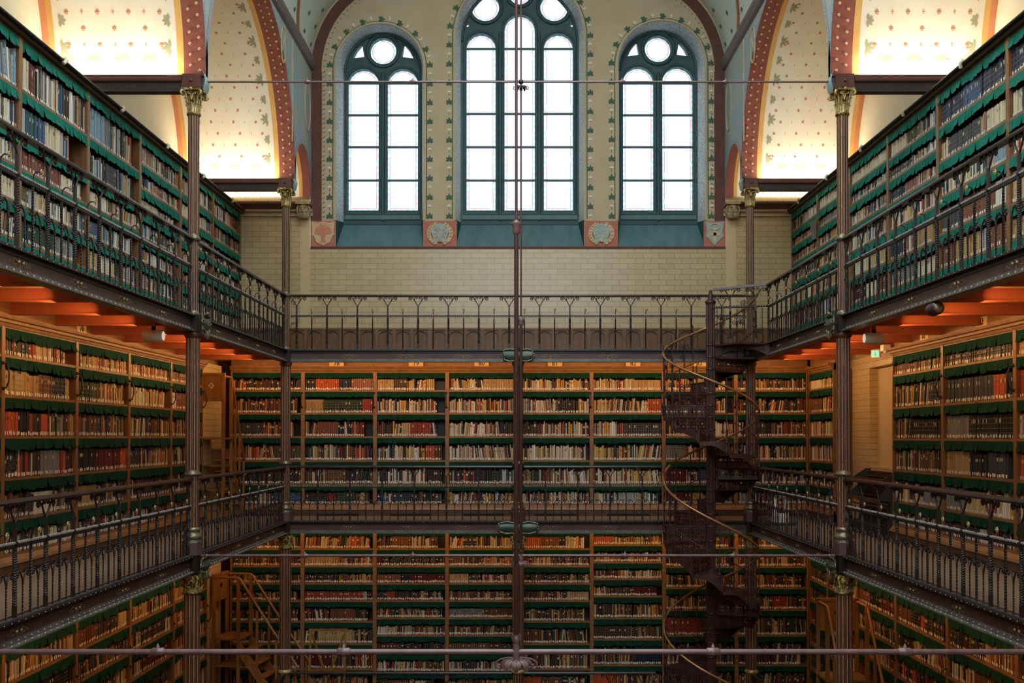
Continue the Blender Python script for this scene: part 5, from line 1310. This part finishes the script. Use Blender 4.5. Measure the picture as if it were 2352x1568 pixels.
library_steps((-4.70, 17.25, ZL), atan2(-.16, .98), 'oak library steps with sloping handrails on the lowest gallery, left of the back column', H=1.44, run=1.05)
library_steps((4.64, 14.15, ZL), -pi/2, 'oak library steps facing the camera, behind the lower right column', H=1.44, w=.56, run=.95)
e = thing('folding_stool', 'small oak folding steps standing before the lowest back shelves', 'steps', (-3.27, 17.3, ZL))
for sx_ in (-1, 1):
    q = MB(); q.bar((sx_*.30, -.2, 0), (sx_*.30, -.02, 1.52), .035, .03); q.build('leg', [M['steps_oak']], e)
    q = MB(); q.bar((sx_*.28, .0, 1.45), (sx_*.02, -.1, .75), .03, .03); q.build('brace', [M['steps_oak']], e)
q = MB(); q.bar((-.33, -.02, 1.53), (.33, -.02, 1.53), .045, .035); q.build('top_bar', [M['steps_oak']], e)
for z in (.4, .8): 
    q = MB(); q.box(-.3, .3, -.22+.1*z, -.05+.1*z, z, z+.025); q.build('tread', [M['steps_oak']], e)

# white tapering stand on the middle right gallery
e = thing('book_stand', 'white flared pedestal stand on a dark ring, middle right gallery corner', 'stand', (4.24, 16.2, ZM))
q = MB(); q.lathe([(.23, 0), (.235, .02), (.22, .035), (.12, .04)], n=28); q.build('base_ring', [M['darkgrey']], e)
q = MB(); q.lathe([(.15, .035), (.135, .12), (.13, .17), (.0005, .18)], n=24); q.build('foot', [M['lampwhite']], e)
for sx_ in (-1, 1):
    q = MB(); q.bar((sx_*.10, 0, .15), (sx_*.085, 0, .44), .05, .09); q.build('leg', [M['lampwhite']], e)
q = MB(); q.box(-.10, .10, -.06, .06, .42, .46); q.build('top', [M['plate']], e)
# dark card desk under the wall niche
e = thing('periodical_rack', 'dark wooden display rack with two sloping ledges below the wall niche', 'rack', (5.30, 14.72, ZM), -pi/2)
rk = [M['oak_dark']]
for x in (-.62, .62):
    q = MB(); q.plate([(.1, .0), (.1, .93), (.02, .93), (-.18, .80), (-.02, .78), (-.26, .52), (-.06, .5), (-.1, 0)], [], lambda p: (x-.012, p[0], p[1]), lambda p: (x+.012, p[0], p[1])); o = q.build('side_panel', [M['darkgrey']], e); fixnormals(o)
for (z, d) in ((.78, .16), (.50, .22)):
    q = MB()
    for k in range(4): q.box(-.6, .6, -d+.05+.05*k, -d+.085+.05*k, z-.1+.045*k, z-.08+.045*k)
    q.box(-.62, .62, -d-.02, -d, z-.02, z+.03); q.build('ledge', [M['oak_panel']], e)
q = MB(); q.box(-.62, .62, .06, .1, .1, .9); q.build('back', rk, e)
q = MB(); q.box(-.7, .7, -.28, .1, 0, .16); q.build('base', [M['black']], e)
# spot cylinders
for s in (-1, 1):
    e = thing('cylinder_lamp', 'white cylinder lamp under the upper %s gallery' % SIDE[s], 'lamp', (s*4.1, 11.25 if s < 0 else 11.53, 1.135))
    q = MB(); q.lathe([(.0005, -.11), (.06, -.11), (.066, -.10), (.066, .10), (.06, .11), (.0005, .105)], n=24, axis='x'); q.build('housing', [M['lampwhite']], e)
    q = MB(); q.lathe([(.052, -s*.112), (.052, -s*.111), (.0005, -s*.1125)], n=20, axis='x'); q.build('lens', [M['lens']], e)
    q = MB(); q.box(-.02, .02, -.012, .012, .06, .10); q.box(-.02, .02, -.012, .012, .06, .255); q.build('stem', [M['joist']], e)
e = thing('spot_camera', 'dark swivelling camera box hanging from the upper right girder', 'camera', (3.88, 9.34, ZU-GH))
q = MB(); q.box(-.03, .03, -.04, .04, -.03, 0); q.build('mount', [M['stairiron']], e)
q = MB(); q.lathe([(.035, -.10), (.06, -.08), (.065, .04), (.05, .10), (.0005, .11)], (0, -.02, -.065), 12, axis='y'); q.build('housing', [M['stairiron']], e)
q = MB(); q.lathe([(.0005, -.105), (.04, -.105), (.045, -.09)], (0, -.02, -.065), 12, axis='y'); q.build('lens_rim', [M['brass']], e)
# exit sign
e = thing('exit_sign', 'small glowing green emergency exit sign by the right cornice', 'sign', (5.32, 14.88, 1.235), -.85)
q = MB(); q.box(-.07, .07, -.015, .03, -.06, .06); q.build('case', [M['lampwhite']], e)
q = MB(); q.box(-.055, .055, -.018, -.015, -.045, .045); q.build('panel', [M['exit']], e)
q = MB(); q.ball((0, -.02, .018), .009, 8, 5); q.tube([(0, -.021, .008), (.006, -.021, -.012), (.02, -.021, -.034)], .005, 5); q.tube([(.006, -.021, -.012), (-.012, -.021, -.034)], .005, 5); q.tube([(-.016, -.021, -.004), (0, -.021, .004), (.018, -.021, -.006)], .004, 5); q.build('pictogram', [M['white']], e)
e = thing('smoke_detector', 'small white alarm box beside the exit sign', 'detector', (5.16, 14.05, 1.24))
q = MB(); q.box(-.05, .05, -.06, .06, -.035, .05); q.lathe([(.03, 0), (.028, -.03), (.001, -.04)], (0, 0, -.03), 12); q.build('box', [M['lampwhite']], e)
# grey card on the upper right shelves
e = thing('shelf_card', 'grey placard clipped to an upper right bookcase upright', 'card', (4.90, 16.5, 3.42), -pi/2)
q = MB(); q.add([(-.16, -.03, .16), (.08, -.0, .16), (.05, -.0, -.16), (-.06, -.03, -.16), (-.16, -.02, .16), (.08, .01, .16), (.05, .01, -.16), (-.06, -.02, -.16)], [(0, 1, 2, 3), (7, 6, 5, 4), (0, 4, 5, 1), (1, 5, 6, 2), (2, 6, 7, 3), (3, 7, 4, 0)]); q.build('card', [M['plate']], e)
# number plaques on the frieze of the back gallery
def plaque(n, word, where, loc, rot):
    e = thing('number_plaque', 'pale plaque numbered %s on the wooden frieze, %s' % (word, where), 'plaque', loc, rot)
    q = MB(); q.box(-.13, .13, 0, .02, -.05, .05); q.build('plate', [M['shieldcream']], e)
    lettering('number', n, .11, M['black'], (0, -.004, 0), (pi/2, 0, 0), e)
for px, n, wd in ((772, '78', 'seventy-eight'), (955, '79', 'seventy-nine'), (1106, '80', 'eighty'), (1275, '81', 'eighty-one'), (1455, '82', 'eighty-two'), (1607, '83', 'eighty-three')):
    plaque(n, wd, 'middle back gallery', ((px-1190)*17.9/F, 17.93, 1.31), 0)
for s, y, n, wd in ((1, 11.3, '02', 'zero two'), (1, 12.9, '01', 'zero one'), (-1, 12.0, '76', 'seventy-six')):
    plaque(n, wd, 'middle %s gallery' % SIDE[s], (s*(XS+.015), y, 1.30), -s*pi/2)
